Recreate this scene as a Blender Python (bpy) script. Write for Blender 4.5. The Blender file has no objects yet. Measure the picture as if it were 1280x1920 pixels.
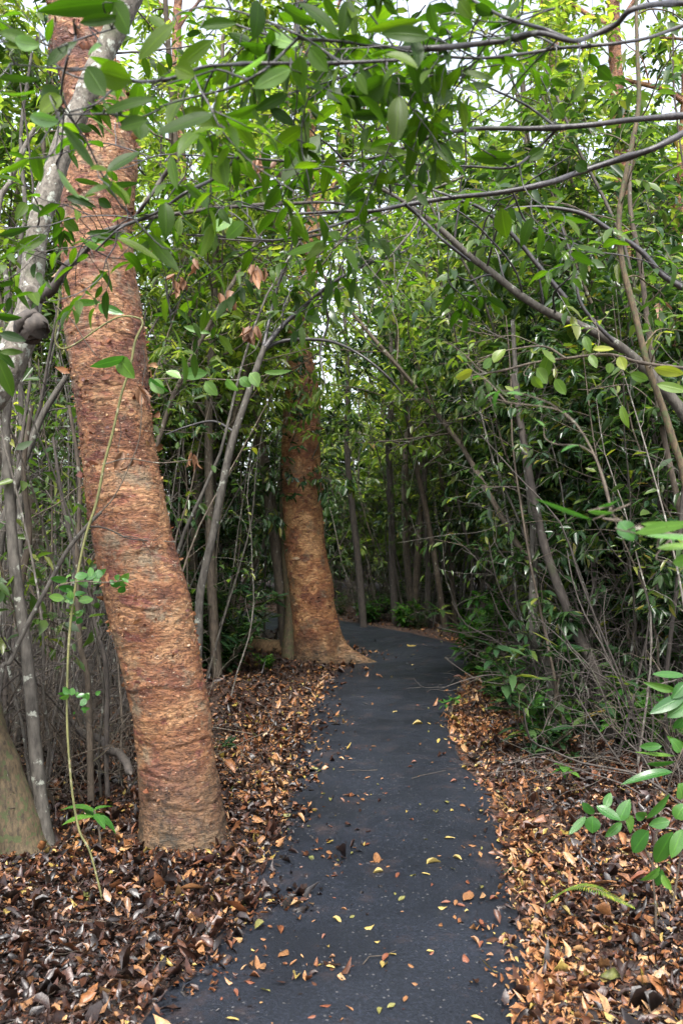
import bpy, math, random
import numpy as np
from mathutils import Vector, Matrix
R = math.radians
S = bpy.context.scene
C = S.collection

# ------------------------------------------------------------------ camera, sky, sun, exposure
CAMZ, F, PITCH = 1.6, 1600.0, 1.43
cam_d = bpy.data.cameras.new('camera')
cam_d.sensor_fit = 'VERTICAL'; cam_d.sensor_height = 36.0; cam_d.lens = 36.0 * F / 1920.0
cam_d.clip_start = 0.05; cam_d.clip_end = 2000
cam_d.dof.use_dof = True; cam_d.dof.focus_distance = 5.2; cam_d.dof.aperture_fstop = 4.5
cam = bpy.data.objects.new('camera', cam_d); C.objects.link(cam)
cam.location = (0, 0, CAMZ); cam.rotation_euler = (R(90 + PITCH), 0, 0)
S.camera = cam

SUN_EL, SUN_AZ = 57.0, -176.0          # azimuth measured clockwise from +Y (the view direction)
w = bpy.data.worlds.new('World'); S.world = w; w.use_nodes = True
nt = w.node_tree; nt.nodes.clear()
sky = nt.nodes.new('ShaderNodeTexSky'); sky.sky_type = 'NISHITA'; sky.sun_disc = False
sky.sun_elevation = R(SUN_EL); sky.sun_rotation = R(SUN_AZ); sky.dust_density = 4.0; sky.air_density = 1.0
hs = nt.nodes.new('ShaderNodeHueSaturation'); hs.inputs['Saturation'].default_value = 0.42
bg = nt.nodes.new('ShaderNodeBackground'); bg.inputs['Strength'].default_value = 0.15
wo = nt.nodes.new('ShaderNodeOutputWorld')
nt.links.new(sky.outputs[0], hs.inputs['Color']); nt.links.new(hs.outputs[0], bg.inputs[0]); nt.links.new(bg.outputs[0], wo.inputs[0])
sd = bpy.data.lights.new('sun', 'SUN'); sd.energy = 1.5; sd.angle = R(14); sd.color = (1.0, 0.97, 0.92)
sun = bpy.data.objects.new('sun', sd); C.objects.link(sun)
sun.rotation_euler = (R(90 - SUN_EL), 0, R(180 - SUN_AZ))
S.view_settings.view_transform = 'Standard'; S.view_settings.look = 'None'
S.view_settings.exposure = 2.05; S.view_settings.gamma = 1.0
S.cycles.max_bounces = 8; S.cycles.diffuse_bounces = 3; S.cycles.glossy_bounces = 2
S.cycles.transmission_bounces = 4; S.cycles.transparent_max_bounces = 4
S.cycles.caustics_reflective = False; S.cycles.caustics_refractive = False
S.cycles.sample_clamp_indirect = 6.0

rng = np.random.default_rng(7)
random.seed(7)
cp, sp = math.cos(R(PITCH)), math.sin(R(PITCH))

def ray(px, py):
    x = (px - 640) / F; v = (960 - py) / F
    return np.array([x, cp - v * sp, sp + v * cp])
def P(px, py, D):                       # the point seen at (px,py) of the photograph, D metres ahead
    r = ray(px, py); return np.array([0, 0, CAMZ]) + r * (D / r[1])
def G(px, py, z=0.0):                   # the ground point seen there
    r = ray(px, py); return np.array([0, 0, CAMZ]) + r * ((z - CAMZ) / r[2])
def gx(px, D): return (px - 640) / F * D

# ------------------------------------------------------------------ numpy noise
def _h(i, j, k, s):
    n = (i * 374761393 + j * 668265263 + k * 2147483647 + s * 1274126177) & 0xffffffff
    n = ((n ^ (n >> 13)) * 1274126177) & 0xffffffff
    return ((n ^ (n >> 16)) & 0xffff) / 65535.0
def vnoise(p, s=0):
    p = np.asarray(p, float); f = np.floor(p).astype(np.int64); t = p - f; t = t * t * (3 - 2 * t)
    r = 0
    for a in (0, 1):
        for b in (0, 1):
            for c in (0, 1):
                wgt = (t[..., 0] if a else 1 - t[..., 0]) * (t[..., 1] if b else 1 - t[..., 1]) * (t[..., 2] if c else 1 - t[..., 2])
                r = r + wgt * _h(f[..., 0] + a, f[..., 1] + b, f[..., 2] + c, s)
    return r
def fbm(p, o=3, s=0):
    r = 0; a = 0.5
    for i in range(o):
        r = r + a * vnoise(p * (2 ** i), s + i); a *= .5
    return r

# ------------------------------------------------------------------ materials
def mat(name):
    m = bpy.data.materials.new(name); m.use_nodes = True; n = m.node_tree; n.nodes.clear()
    return m, n
def N(n, t, **kw):
    x = n.nodes.new(t)
    for k, v in kw.items():
        if k in x.inputs: x.inputs[k].default_value = v
        else: setattr(x, k, v)
    return x
def ramp(n, stops, fac=None, const=False):
    r = n.nodes.new('ShaderNodeValToRGB'); e = r.color_ramp
    if const: e.interpolation = 'CONSTANT'
    while len(e.elements) < len(stops): e.elements.new(0.5)
    for el, (p, c) in zip(e.elements, stops):
        el.position = p; el.color = (*c, 1) if len(c) == 3 else c
    if fac is not None: n.links.new(fac, r.inputs[0])
    return r
def mix(n, a, b, fac, typ='MIX'):
    m = n.nodes.new('ShaderNodeMix'); m.data_type = 'RGBA'; m.blend_type = typ
    for sock, v in ((m.inputs[6], a), (m.inputs[7], b), (m.inputs[0], fac)):
        if isinstance(v, (int, float)): sock.default_value = v
        elif isinstance(v, tuple): sock.default_value = (*v, 1)
        else: n.links.new(v, sock)
    return m.outputs[2]
def mapping(n, scale, src='Object'):
    tc = n.nodes.new('ShaderNodeTexCoord'); mp = n.nodes.new('ShaderNodeMapping')
    mp.inputs['Scale'].default_value = scale; n.links.new(tc.outputs[src], mp.inputs[0]); return mp.outputs[0]
def noise(n, vec, scale, detail=4, rough=.55, dist=0.0):
    x = N(n, 'ShaderNodeTexNoise', Scale=scale, Detail=detail, Roughness=rough, Distortion=dist)
    n.links.new(vec, x.inputs['Vector']); return x.outputs['Fac']

def leaf_mat(name, stops, trans, rough=.32, tw=.38, veins=False, spec=.5):
    """stops: colour ramp over a per-leaf random number."""
    m, n = mat(name)
    g = n.nodes.new('ShaderNodeNewGeometry')
    oi = n.nodes.new('ShaderNodeObjectInfo')
    col = ramp(n, stops, g.outputs['Random Per Island']).outputs[0]
    nz = noise(n, mapping(n, (1, 1, 1)), 1.3, 2)
    var = ramp(n, [(0.3, (.62, .7, .7)), (.7, (1.25, 1.2, 1.0))], nz).outputs[0]
    col = mix(n, col, var, 1.0, 'MULTIPLY')
    ov = ramp(n, [(0, (.75, .8, .85)), (1, (1.2, 1.15, 1.0))], oi.outputs['Random']).outputs[0]
    col = mix(n, col, ov, 1.0, 'MULTIPLY')
    bs = N(n, 'ShaderNodeBsdfPrincipled', Roughness=rough); bs.inputs['Specular IOR Level'].default_value = spec
    if veins:
        tc = n.nodes.new('ShaderNodeTexCoord'); sx = n.nodes.new('ShaderNodeSeparateXYZ'); n.links.new(tc.outputs['UV'], sx.inputs[0])
        a = N(n, 'ShaderNodeMath', operation='ABSOLUTE'); n.links.new(sx.outputs[1], a.inputs[0])
        mid = ramp(n, [(0.0, (1, 1, 1)), (.05, (1, 1, 1)), (.10, (0, 0, 0))], a.outputs[0]).outputs[0]
        ma = N(n, 'ShaderNodeMath', operation='MULTIPLY_ADD'); n.links.new(a.outputs[0], ma.inputs[0]); ma.inputs[1].default_value = -.28
        n.links.new(sx.outputs[0], ma.inputs[2])
        fr = N(n, 'ShaderNodeMath', operation='MULTIPLY'); n.links.new(ma.outputs[0], fr.inputs[0]); fr.inputs[1].default_value = 62.0
        si = N(n, 'ShaderNodeMath', operation='SINE'); n.links.new(fr.outputs[0], si.inputs[0])
        sv = ramp(n, [(.86, (0, 0, 0)), (.98, (.45, .45, .45))], si.outputs[0]).outputs[0]
        v = mix(n, mid, sv, .5, 'ADD')
        col = mix(n, col, mix(n, col, (1.4, 1.4, 1.1), 1.0, 'MULTIPLY'), v)
        spots = ramp(n, [(.70, (0, 0, 0)), (.74, (1, 1, 1))], noise(n, mapping(n, (1, 1, 1)), 160, 2)).outputs[0]
        col = mix(n, col, (.05, .04, .01), mix(n, spots, (.5, .5, .5), 1.0, 'MULTIPLY'))
        bp = N(n, 'ShaderNodeBump', Strength=.35, Distance=.002); n.links.new(v, bp.inputs['Height']); n.links.new(bp.outputs[0], bs.inputs['Normal'])
    n.links.new(col, bs.inputs['Base Color'])
    tr = n.nodes.new('ShaderNodeBsdfTranslucent'); n.links.new(mix(n, col, trans, 1.0, 'MULTIPLY'), tr.inputs[0])
    ms = N(n, 'ShaderNodeMixShader'); ms.inputs[0].default_value = tw
    n.links.new(bs.outputs[0], ms.inputs[1]); n.links.new(tr.outputs[0], ms.inputs[2])
    o = n.nodes.new('ShaderNodeOutputMaterial'); n.links.new(ms.outputs[0], o.inputs[0])
    return m
M = {}
M['leaf_dark'] = leaf_mat('dark_glossy_foliage', [(0, (.018, .042, .020)), (.5, (.034, .072, .034)), (.85, (.055, .10, .038)), (.93, (.12, .16, .04)), (.985, (.17, .18, .05)), (1, (.2, .12, .04))], (1.6, 1.95, .6), .24, .30)
M['leaf_mid'] = leaf_mat('mid_green_foliage', [(0, (.03, .062, .022)), (.5, (.058, .105, .032)), (.85, (.10, .155, .045)), (1, (.22, .23, .06))], (1.8, 2.0, .6), .3, .46)
M['leaf_light'] = leaf_mat('light_green_foliage', [(0, (.055, .10, .024)), (.4, (.11, .175, .042)), (.8, (.19, .25, .07)), (1, (.30, .32, .10))], (1.9, 2.0, .65), .32, .58)
M['leaf_near'] = leaf_mat('overhead_leaf', [(0, (.022, .050, .010)), (.6, (.042, .086, .014)), (1, (.08, .13, .018))], (1.7, 2.1, .4), .42, .50, True, .22)
M['leaf_pale'] = leaf_mat('pale_vine_leaf', [(0, (.12, .24, .08)), (1, (.20, .32, .12))], (1.3, 1.7, .7), .3, .35, True)
M['leaf_fresh'] = leaf_mat('fresh_green_leaf', [(0, (.04, .13, .03)), (.6, (.07, .18, .04)), (1, (.13, .24, .05))], (1.5, 1.9, .7), .25, .35, True)
M['leaf_yellow'] = leaf_mat('yellow_green_leaf', [(0, (.08, .16, .04)), (.6, (.14, .22, .05)), (1, (.30, .32, .05))], (1.5, 1.6, .6), .35, .45, True)
M['leaf_dead'] = leaf_mat('dead_hanging_leaf', [(0, (.09, .05, .03)), (.5, (.17, .09, .06)), (1, (.30, .14, .07))], (1, .8, .6), .6, .2)

def litter_mat(name, stops, rough=.45):
    m, n = mat(name)
    g = n.nodes.new('ShaderNodeNewGeometry')
    col = ramp(n, stops, g.outputs['Random Per Island'], True).outputs[0]
    v = mapping(n, (1, 1, 1))
    col = mix(n, col, ramp(n, [(.3, (.24, .21, .21)), (.72, (.84, .76, .66))], noise(n, v, 45, 4)).outputs[0], 1.0, 'MULTIPLY')
    sp_ = ramp(n, [(.63, (0, 0, 0)), (.67, (.8, .8, .8))], noise(n, v, 190, 2)).outputs[0]
    col = mix(n, col, (.03, .016, .01), sp_)
    bs = N(n, 'ShaderNodeBsdfPrincipled', Roughness=rough); n.links.new(col, bs.inputs['Base Color'])
    bp = N(n, 'ShaderNodeBump', Strength=.4, Distance=.003); n.links.new(noise(n, v, 120, 3), bp.inputs['Height']); n.links.new(bp.outputs[0], bs.inputs['Normal'])
    o = n.nodes.new('ShaderNodeOutputMaterial'); n.links.new(bs.outputs[0], o.inputs[0]); return m
BRN = [(0, (.015, .009, .008)), (.22, (.032, .015, .012)), (.40, (.065, .028, .018)), (.54, (.12, .048, .024)), (.66, (.22, .085, .034)),
       (.76, (.33, .15, .06)), (.84, (.46, .26, .12)), (.88, (.055, .022, .022)), (.93, (.50, .33, .16)), (.965, (.42, .34, .08)), (.99, (.16, .19, .06))]
M['litter'] = litter_mat('leaf_litter', BRN)
M['litter_tan'] = litter_mat('tan_leaf_litter', [(0, (.05, .022, .014)), (.12, (.14, .055, .026)), (.27, (.26, .11, .045)), (.42, (.38, .18, .075)), (.6, (.50, .27, .12)), (.78, (.56, .36, .18)), (.92, (.50, .40, .12))])
M['litter_dark'] = litter_mat('dark_leaf_litter', [(0, (.014, .010, .009)), (.25, (.026, .015, .013)), (.5, (.05, .024, .018)), (.7, (.085, .036, .022)), (.84, (.17, .075, .035)), (.93, (.32, .18, .09))], .36)
M['f_yellow'] = litter_mat('yellow_fallen_leaf', [(0, (.55, .43, .09)), (.5, (.60, .50, .16))])
M['f_tan'] = litter_mat('tan_fallen_leaf', [(0, (.50, .32, .14)), (.5, (.42, .22, .10))])
M['f_red'] = litter_mat('reddish_fallen_leaf', [(0, (.22, .07, .04)), (.5, (.28, .10, .05))])
M['f_green'] = litter_mat('greenish_fallen_leaf', [(0, (.20, .24, .06)), (.5, (.30, .32, .10))])

def bark_mat(name, a, b, lichen, amt, sc=1.0, zs=.35, rough=.8):
    m, n = mat(name); v = mapping(n, (1, 1, zs)); v1 = mapping(n, (1, 1, 1))
    col = mix(n, a, b, ramp(n, [(.35, (0, 0, 0)), (.65, (1, 1, 1))], noise(n, v, 38 * sc, 5, .65)).outputs[0])
    l = ramp(n, [(amt, (0, 0, 0)), (amt + .05, (1, 1, 1))], noise(n, v1, 17 * sc, 5, .62)).outputs[0]
    col = mix(n, col, lichen, l)
    moss = ramp(n, [(.62, (0, 0, 0)), (.74, (.7, .7, .7))], noise(n, v1, 3.1, 3)).outputs[0]
    col = mix(n, col, (.045, .06, .02), moss)
    bs = N(n, 'ShaderNodeBsdfPrincipled', Roughness=rough); n.links.new(col, bs.inputs['Base Color'])
    bp = N(n, 'ShaderNodeBump', Strength=.6, Distance=.006); n.links.new(noise(n, v, 60 * sc, 5, .7), bp.inputs['Height']); n.links.new(bp.outputs[0], bs.inputs['Normal'])
    o = n.nodes.new('ShaderNodeOutputMaterial'); n.links.new(bs.outputs[0], o.inputs[0]); return m
M['grey_bark'] = bark_mat('grey_bark', (.028, .024, .019), (.092, .083, .069), (.24, .25, .21), .60)
M['lichen_bark'] = bark_mat('lichen_bark', (.05, .042, .033), (.19, .17, .14), (.34, .36, .31), .555, 1.3, .8)
M['log_bark'] = bark_mat('log_bark', (.14, .085, .045), (.36, .23, .12), (.16, .17, .07), .6, .8, .8)
M['dark_bark'] = bark_mat('dark_bark', (.030, .025, .022), (.075, .062, .052), (.16, .16, .14), .66)
M['brown_bark'] = bark_mat('brown_bark', (.038, .028, .020), (.105, .082, .058), (.20, .20, .16), .63)
M['mossy_bark'] = bark_mat('mossy_bark', (.03, .022, .012), (.11, .078, .04), (.05, .06, .02), .53, 1.6)
M['vine_bark'] = bark_mat('vine_bark', (.08, .085, .03), (.17, .165, .06), (.24, .22, .13), .58)
M['pale_bark'] = bark_mat('pale_bark', (.07, .06, .048), (.20, .18, .155), (.32, .33, .28), .58)
M['wet_bark'] = bark_mat('wet_branch_bark', (.018, .016, .018), (.05, .045, .045), (.13, .13, .12), .64, 1, .35, .38)

def gumbo_mat(name='red_peeling_bark', k=1.0):
    m, n = mat(name)
    v = mapping(n, (1, 1, 2.4)); v1 = mapping(n, (1, 1, 1)); v2 = mapping(n, (1, 1, 4.2))
    big = noise(n, v1, 3.3, 5, .62, .5)
    col = ramp(n, [(.34, (.085, .026, .014)), (.43, (.145, .050, .021)), (.51, (.225, .094, .038)), (.60, (.33, .175, .080)), (.69, (.22, .075, .036))], big).outputs[0]
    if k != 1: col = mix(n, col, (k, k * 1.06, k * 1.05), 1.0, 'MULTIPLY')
    med = noise(n, v, 22, 6, .68, .6)
    col = mix(n, col, ramp(n, [(.34, (.5, .42, .38)), (.5, (.95, .95, .95)), (.66, (1.3, 1.38, 1.42))], med).outputs[0], 1.0, 'MULTIPLY')
    # long thin peeling creases running round the trunk
    cr = noise(n, v2, 9, 5, .62, 1.8)
    line = ramp(n, [(.455, (0, 0, 0)), (.49, (1, 1, 1)), (.525, (0, 0, 0))], cr).outputs[0]
    patchy = ramp(n, [(.40, (.05, .05, .05)), (.60, (1, 1, 1))], noise(n, v1, 5.5, 3)).outputs[0]
    col = mix(n, col, (.070, .024, .015), mix(n, line, patchy, 1.0, 'MULTIPLY'))
    vc = ramp(n, [(.475, (0, 0, 0)), (.495, (.8, .8, .8)), (.51, (0, 0, 0))], noise(n, mapping(n, (2.6, 2.6, .8)), 9, 4, .6, .8)).outputs[0]
    up_ = ramp(n, [(.50, (0, 0, 0)), (.56, (1, 1, 1))], noise(n, v1, 2.4, 3)).outputs[0]
    col = mix(n, col, (.09, .035, .02), mix(n, vc, up_, 1.0, 'MULTIPLY'))
    red = ramp(n, [(.57, (0, 0, 0)), (.63, (.8, .8, .8))], noise(n, mapping(n, (1, 1, 1.8)), 6.0, 5, .68, .5)).outputs[0]
    col = mix(n, col, (.13, .032, .024), red)
    fleck = ramp(n, [(.665, (0, 0, 0)), (.68, (.8, .8, .8))], noise(n, mapping(n, (1, 1, 1.5)), 48, 4, .7)).outputs[0]
    col = mix(n, col, (.42, .38, .32), fleck)
    cream = ramp(n, [(.645, (0, 0, 0)), (.665, (.85, .85, .85))], noise(n, v, 30, 5, .65, .3)).outputs[0]
    col = mix(n, col, (.52, .40, .27), cream)
    grey = ramp(n, [(.54, (0, 0, 0)), (.64, (.7, .7, .7))], noise(n, v1, 4.0, 6, .75)).outputs[0]
    col = mix(n, col, (.17, .145, .095), grey)
    # mossy, darker old bark near the root
    tc = n.nodes.new('ShaderNodeTexCoord'); sx = n.nodes.new('ShaderNodeSeparateXYZ'); n.links.new(tc.outputs['Object'], sx.inputs[0])
    zz = N(n, 'ShaderNodeMath', operation='MULTIPLY_ADD'); n.links.new(noise(n, v1, 5, 4), zz.inputs[0]); zz.inputs[1].default_value = .9; n.links.new(sx.outputs[2], zz.inputs[2])
    low = ramp(n, [(.50, (.95, .95, .95)), (1.15, (0, 0, 0))], zz.outputs[0]).outputs[0]
    col = mix(n, col, ramp(n, [(.4, (.032, .026, .016)), (.6, (.15, .09, .045))], noise(n, v1, 26, 5, .7)).outputs[0], low)
    bs = N(n, 'ShaderNodeBsdfPrincipled', Roughness=.62); n.links.new(col, bs.inputs['Base Color'])
    h = mix(n, ramp(n, [(.44, (0, 0, 0)), (.49, (1, 1, 1))], cr).outputs[0], med, .5)
    bp = N(n, 'ShaderNodeBump', Strength=1.0, Distance=.03); n.links.new(h, bp.inputs['Height'])
    bp2 = N(n, 'ShaderNodeBump', Strength=.6, Distance=.004); n.links.new(noise(n, v, 95, 5, .7), bp2.inputs['Height']); n.links.new(bp.outputs[0], bp2.inputs['Normal'])
    n.links.new(bp2.outputs[0], bs.inputs['Normal'])
    o = n.nodes.new('ShaderNodeOutputMaterial'); n.links.new(bs.outputs[0], o.inputs[0]); return m
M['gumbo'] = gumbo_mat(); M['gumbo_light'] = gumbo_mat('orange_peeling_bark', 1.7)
M['flake'] = litter_mat('papery_bark_flake', [(0, (.24, .085, .035)), (.3, (.38, .18, .075)), (.62, (.52, .33, .17)), (.80, (.62, .48, .33)), (.88, (.14, .045, .03))], .6)

def asphalt_mat():
    m, n = mat('wet_asphalt'); v = mapping(n, (1, 1, 1))
    gr = noise(n, v, 70, 7, .9)
    col = ramp(n, [(.3, (.002, .0027, .004)), (.50, (.0085, .0105, .0155)), (.66, (.032, .038, .055)), (.8, (.10, .105, .12))], gr).outputs[0]
    big = noise(n, v, 1.7, 5, .6)
    col = mix(n, col, ramp(n, [(.3, (.5, .5, .52)), (.7, (1.35, 1.37, 1.42))], big).outputs[0], 1.0, 'MULTIPLY')
    vo = N(n, 'ShaderNodeTexVoronoi', Scale=130.0); n.links.new(v, vo.inputs['Vector'])
    sepc = n.nodes.new('ShaderNodeSeparateColor'); n.links.new(vo.outputs['Color'], sepc.inputs[0])
    chip = ramp(n, [(.988, (0, 0, 0)), (.992, (.35, .35, .35))], sepc.outputs[0]).outputs[0]
    col = mix(n, col, (.26, .25, .24), chip)
    dirt = ramp(n, [(.55, (0, 0, 0)), (.72, (.5, .5, .5))], noise(n, v, 3.4, 7, .74)).outputs[0]
    col = mix(n, col, (.075, .042, .028), dirt)
    bs = N(n, 'ShaderNodeBsdfPrincipled'); bs.inputs['Specular IOR Level'].default_value = .42; bs.inputs['Specular Tint'].default_value = (.8, .88, 1, 1); n.links.new(col, bs.inputs['Base Color'])
    rr = ramp(n, [(.35, (.46, .46, .46)), (.7, (.72, .72, .72))], noise(n, v, 2.6, 4)).outputs[0]; n.links.new(rr, bs.inputs['Roughness'])
    bp = N(n, 'ShaderNodeBump', Strength=1.0, Distance=.012); n.links.new(noise(n, v, 75, 6, .85), bp.inputs['Height']); n.links.new(bp.outputs[0], bs.inputs['Normal'])
    o = n.nodes.new('ShaderNodeOutputMaterial'); n.links.new(bs.outputs[0], o.inputs[0]); return m
M['asphalt'] = asphalt_mat()
def soil_mat():
    m, n = mat('dark_forest_soil'); v = mapping(n, (1, 1, 1))
    col = ramp(n, [(.3, (.012, .008, .006)), (.5, (.035, .018, .012)), (.62, (.08, .036, .02)), (.75, (.17, .085, .04))], noise(n, v, 28, 6, .75)).outputs[0]
    bs = N(n, 'ShaderNodeBsdfPrincipled', Roughness=.85); n.links.new(col, bs.inputs['Base Color'])
    bp = N(n, 'ShaderNodeBump', Strength=1.0, Distance=.02); n.links.new(noise(n, v, 22, 6, .75), bp.inputs['Height']); n.links.new(bp.outputs[0], bs.inputs['Normal'])
    o = n.nodes.new('ShaderNodeOutputMaterial'); n.links.new(bs.outputs[0], o.inputs[0]); return m
M['soil'] = soil_mat()

# ------------------------------------------------------------------ mesh accumulation
class MB:
    def __init__(s): s.v = []; s.q = []; s.n = 0; s.uv = []; s.hasuv = False
    def add(s, v, q, uv=None):
        v = np.asarray(v, float).reshape(-1, 3); s.v.append(v); s.q.append(np.asarray(q, np.int64).reshape(-1, 4) + s.n); s.n += len(v)
        if uv is None: uv = np.zeros((len(v), 2))
        else: s.hasuv = True
        s.uv.append(uv)
    def mesh(s, name, m, smooth=True):
        me = bpy.data.meshes.new(name)
        v = np.concatenate(s.v); q = np.concatenate(s.q)
        me.vertices.add(len(v)); me.vertices.foreach_set('co', v.astype(np.float32).ravel())
        me.loops.add(q.size); me.loops.foreach_set('vertex_index', q.astype(np.int32).ravel())
        me.polygons.add(len(q)); me.polygons.foreach_set('loop_start', np.arange(0, q.size, 4, dtype=np.int32))
        me.polygons.foreach_set('use_smooth', np.full(len(q), smooth))
        me.update(calc_edges=True)
        if s.hasuv:
            l = me.uv_layers.new(name='UVMap'); l.data.foreach_set('uv', np.concatenate(s.uv)[q.ravel()].astype(np.float32).ravel())
        me.materials.append(m); return me
    def obj(s, name, m, parent=None, smooth=True):
        o = bpy.data.objects.new(name, s.mesh(name, m, smooth)); C.objects.link(o)
        if parent is not None: o.parent = parent
        return o
def norm(a): return a / np.maximum(np.linalg.norm(a, axis=-1, keepdims=True), 1e-9)
def tube(mb, pts, rad, k=5):
    pts = np.asarray(pts, float); n = len(pts); rad = np.broadcast_to(np.asarray(rad, float), (n,))
    t = norm(np.gradient(pts, axis=0)); ref = np.array([0.3, 0.1, 1.0]) if abs(t[:, 2]).mean() < .8 else np.array([1.0, .2, 0.1])
    a = norm(np.cross(t, ref)); b = np.cross(t, a)
    th = np.arange(k) / k * 2 * math.pi
    v = pts[:, None] + rad[:, None, None] * (np.cos(th)[None, :, None] * a[:, None] + np.sin(th)[None, :, None] * b[:, None])
    i = np.arange(n - 1)[:, None] * k; j = np.arange(k)[None]; j2 = (j + 1) % k
    q = np.stack([i + j, i + j2, i + k + j2, i + k + j], -1)
    mb.add(v, q)
    if rad[0] > .004:
        if k % 2 == 0 or k == 5: pass
def spline(pts, n):
    """Catmull-Rom through the control points"""
    p = np.asarray(pts, float); p = np.vstack([2 * p[0] - p[1], p, 2 * p[-1] - p[-2]])
    m = len(p) - 3; t = np.linspace(0, m - 1e-6, n); i = t.astype(int); u = (t - i)[:, None]
    a, b, c, d = p[i], p[i + 1], p[i + 2], p[i + 3]
    return .5 * (2 * b + (c - a) * u + (2 * a - 5 * b + 4 * c - d) * u * u + (3 * b - a - 3 * c + d) * u ** 3)
# leaf templates: columns (u along, v across -1..1, profile)
def template(rows, cols):
    u = np.linspace(0, 1, rows); vv = np.linspace(-1, 1, cols)
    prof = np.clip(np.sin(np.pi * u ** .85), 0, 1) ** .75; prof[0] = .03; prof[-1] = .02
    U, V = np.meshgrid(u, vv, indexing='ij'); PR = np.repeat(prof[:, None], cols, 1)
    q = [[i * cols + j, i * cols + j + 1, (i + 1) * cols + j + 1, (i + 1) * cols + j] for i in range(rows - 1) for j in range(cols - 1)]
    return U.ravel(), V.ravel(), PR.ravel(), np.array(q)
LO = (np.array([0, .32, .72, 1, .72, .32]), np.array([0, 1, .9, 0, -.9, -1]), np.array([0, 1, .78, 0, .78, 1]), np.array([[0, 1, 2, 3], [0, 3, 4, 5]]))
HI = template(7, 3); HI5 = template(9, 5); MEDT = template(4, 3)
def leaves(mb, pos, d, nrm, L, W, tmpl=LO, fold=.25, droop=.25, curl=None, twist=0.0, wave=0.0, rg=rng):
    """one leaf per row of pos: d = direction base to tip, nrm = face normal, L length, W full width"""
    pos = np.atleast_2d(pos); k = len(pos)
    d = norm(np.atleast_2d(d)); nrm = np.atleast_2d(nrm); s = norm(np.cross(d, nrm)); nn = np.cross(s, d)
    L = np.broadcast_to(L, (k,))[:, None]; W = np.broadcast_to(W, (k,))[:, None]
    fold = np.broadcast_to(fold, (k,))[:, None]; droop = np.broadcast_to(droop, (k,))[:, None]
    U, V, PR, q = tmpl; U = U[None]; V = V[None]; PR = PR[None]
    x = U * L * (1 - .12 * abs(droop) * U); y = V * PR * W * .5
    z = fold * abs(V) * PR * W * .5 - droop * L * U * U
    if curl is not None: z = z + np.broadcast_to(curl, (k,))[:, None] * (V * V) * PR * W
    if wave: 
        ph = rg.random((k, 1)) * 6.28
        z = z + wave * W * np.sin(U * 9 + ph + V * 1.5) * abs(V)
    if twist:
        tw = (rg.random((k, 1)) - .5) * 2 * twist * U; y, z = y * np.cos(tw) - z * np.sin(tw), y * np.sin(tw) + z * np.cos(tw)
    v = pos[:, None] + x[..., None] * d[:, None] + y[..., None] * s[:, None] + z[..., None] * nn[:, None]
    m = U.shape[1]
    qq = q[None] + (np.arange(k) * m)[:, None, None]
    uv = np.stack([np.broadcast_to(U, (k, m)), np.broadcast_to(V, (k, m))], -1).reshape(-1, 2) if tmpl is not LO else None
    mb.add(v.reshape(-1, 3), qq.reshape(-1, 4), uv)

# ------------------------------------------------------------------ naming helpers
def tag(o, label=None, cat=None, group=None, kind=None):
    if label: o['label'] = label
    if cat: o['category'] = cat
    if group: o['group'] = group
    if kind: o['kind'] = kind
    return o
def empty(name, loc=(0, 0, 0)):
    e = bpy.data.objects.new(name, None); e.empty_display_size = .1; e.location = loc; C.objects.link(e); return e
def dup(root, loc, rot, sc, label, group=None):
    r = root.copy(); C.objects.link(r); r.location = loc; r.rotation_euler = rot; r.scale = (sc, sc, sc) if not isinstance(sc, tuple) else sc
    r['label'] = label
    if group: r['group'] = group
    for ch in [o for o in protos_children[root.name]]:
        c = ch.copy(); C.objects.link(c); c.parent = r
    return r
protos_children = {}
used = set()
def place(proto, loc, rot, sc, label, group=None):
    if proto.name not in used:
        used.add(proto.name); proto.location = loc; proto.rotation_euler = rot
        proto.scale = (sc, sc, sc) if not isinstance(sc, tuple) else sc
        proto['label'] = label
        if group: proto['group'] = group
        return proto
    return dup(proto, loc, rot, sc, label, group)

# ------------------------------------------------------------------ the path and the ground
LP = [(240, 1920), (352, 1800), (432, 1700), (492, 1600), (534, 1520), (550, 1450), (555, 1400), (575, 1350), (597, 1300), (632, 1260), (676, 1234), (665, 1216), (640, 1204), (600, 1194), (560, 1187), (500, 1181), (440, 1178), (360, 1178), (250, 1182)]
RP = [(985, 1920), (994, 1800), (975, 1700), (937, 1600), (925, 1520), (882, 1450), (850, 1400), (835, 1350), (846, 1300), (874, 1262), (880, 1234), (850, 1208), (790, 1189), (710, 1174), (640, 1162), (545, 1150), (450, 1145), (340, 1143), (200, 1146)]
Lw = np.array([[-.70, -4, 0], [-.72, 0, 0], [-.74, 1.6, 0]] + [list(G(*p)) for p in [(a_ - 8, b_) for a_, b_ in LP]]); Rw = np.array([[.62, -4, 0], [.62, 0, 0], [.60, 1.6, 0]] + [list(G(*p)) for p in [(a_ + 14 * (b_ > 1200), b_) for a_, b_ in RP]])
NP = 260
Ls, Rs = spline(Lw, NP), spline(Rw, NP)
for A, sgn, sd_ in ((Ls, -1, 3), (Rs, 1, 9)):
    A[:, 0] += sgn * (fbm(A * 2.2, 3, sd_) - .44) * .10 + (vnoise(A * 9, sd_ + 5) - .5) * .03
poly = np.vstack([Ls, Rs[::-1]])[:, :2]
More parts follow.
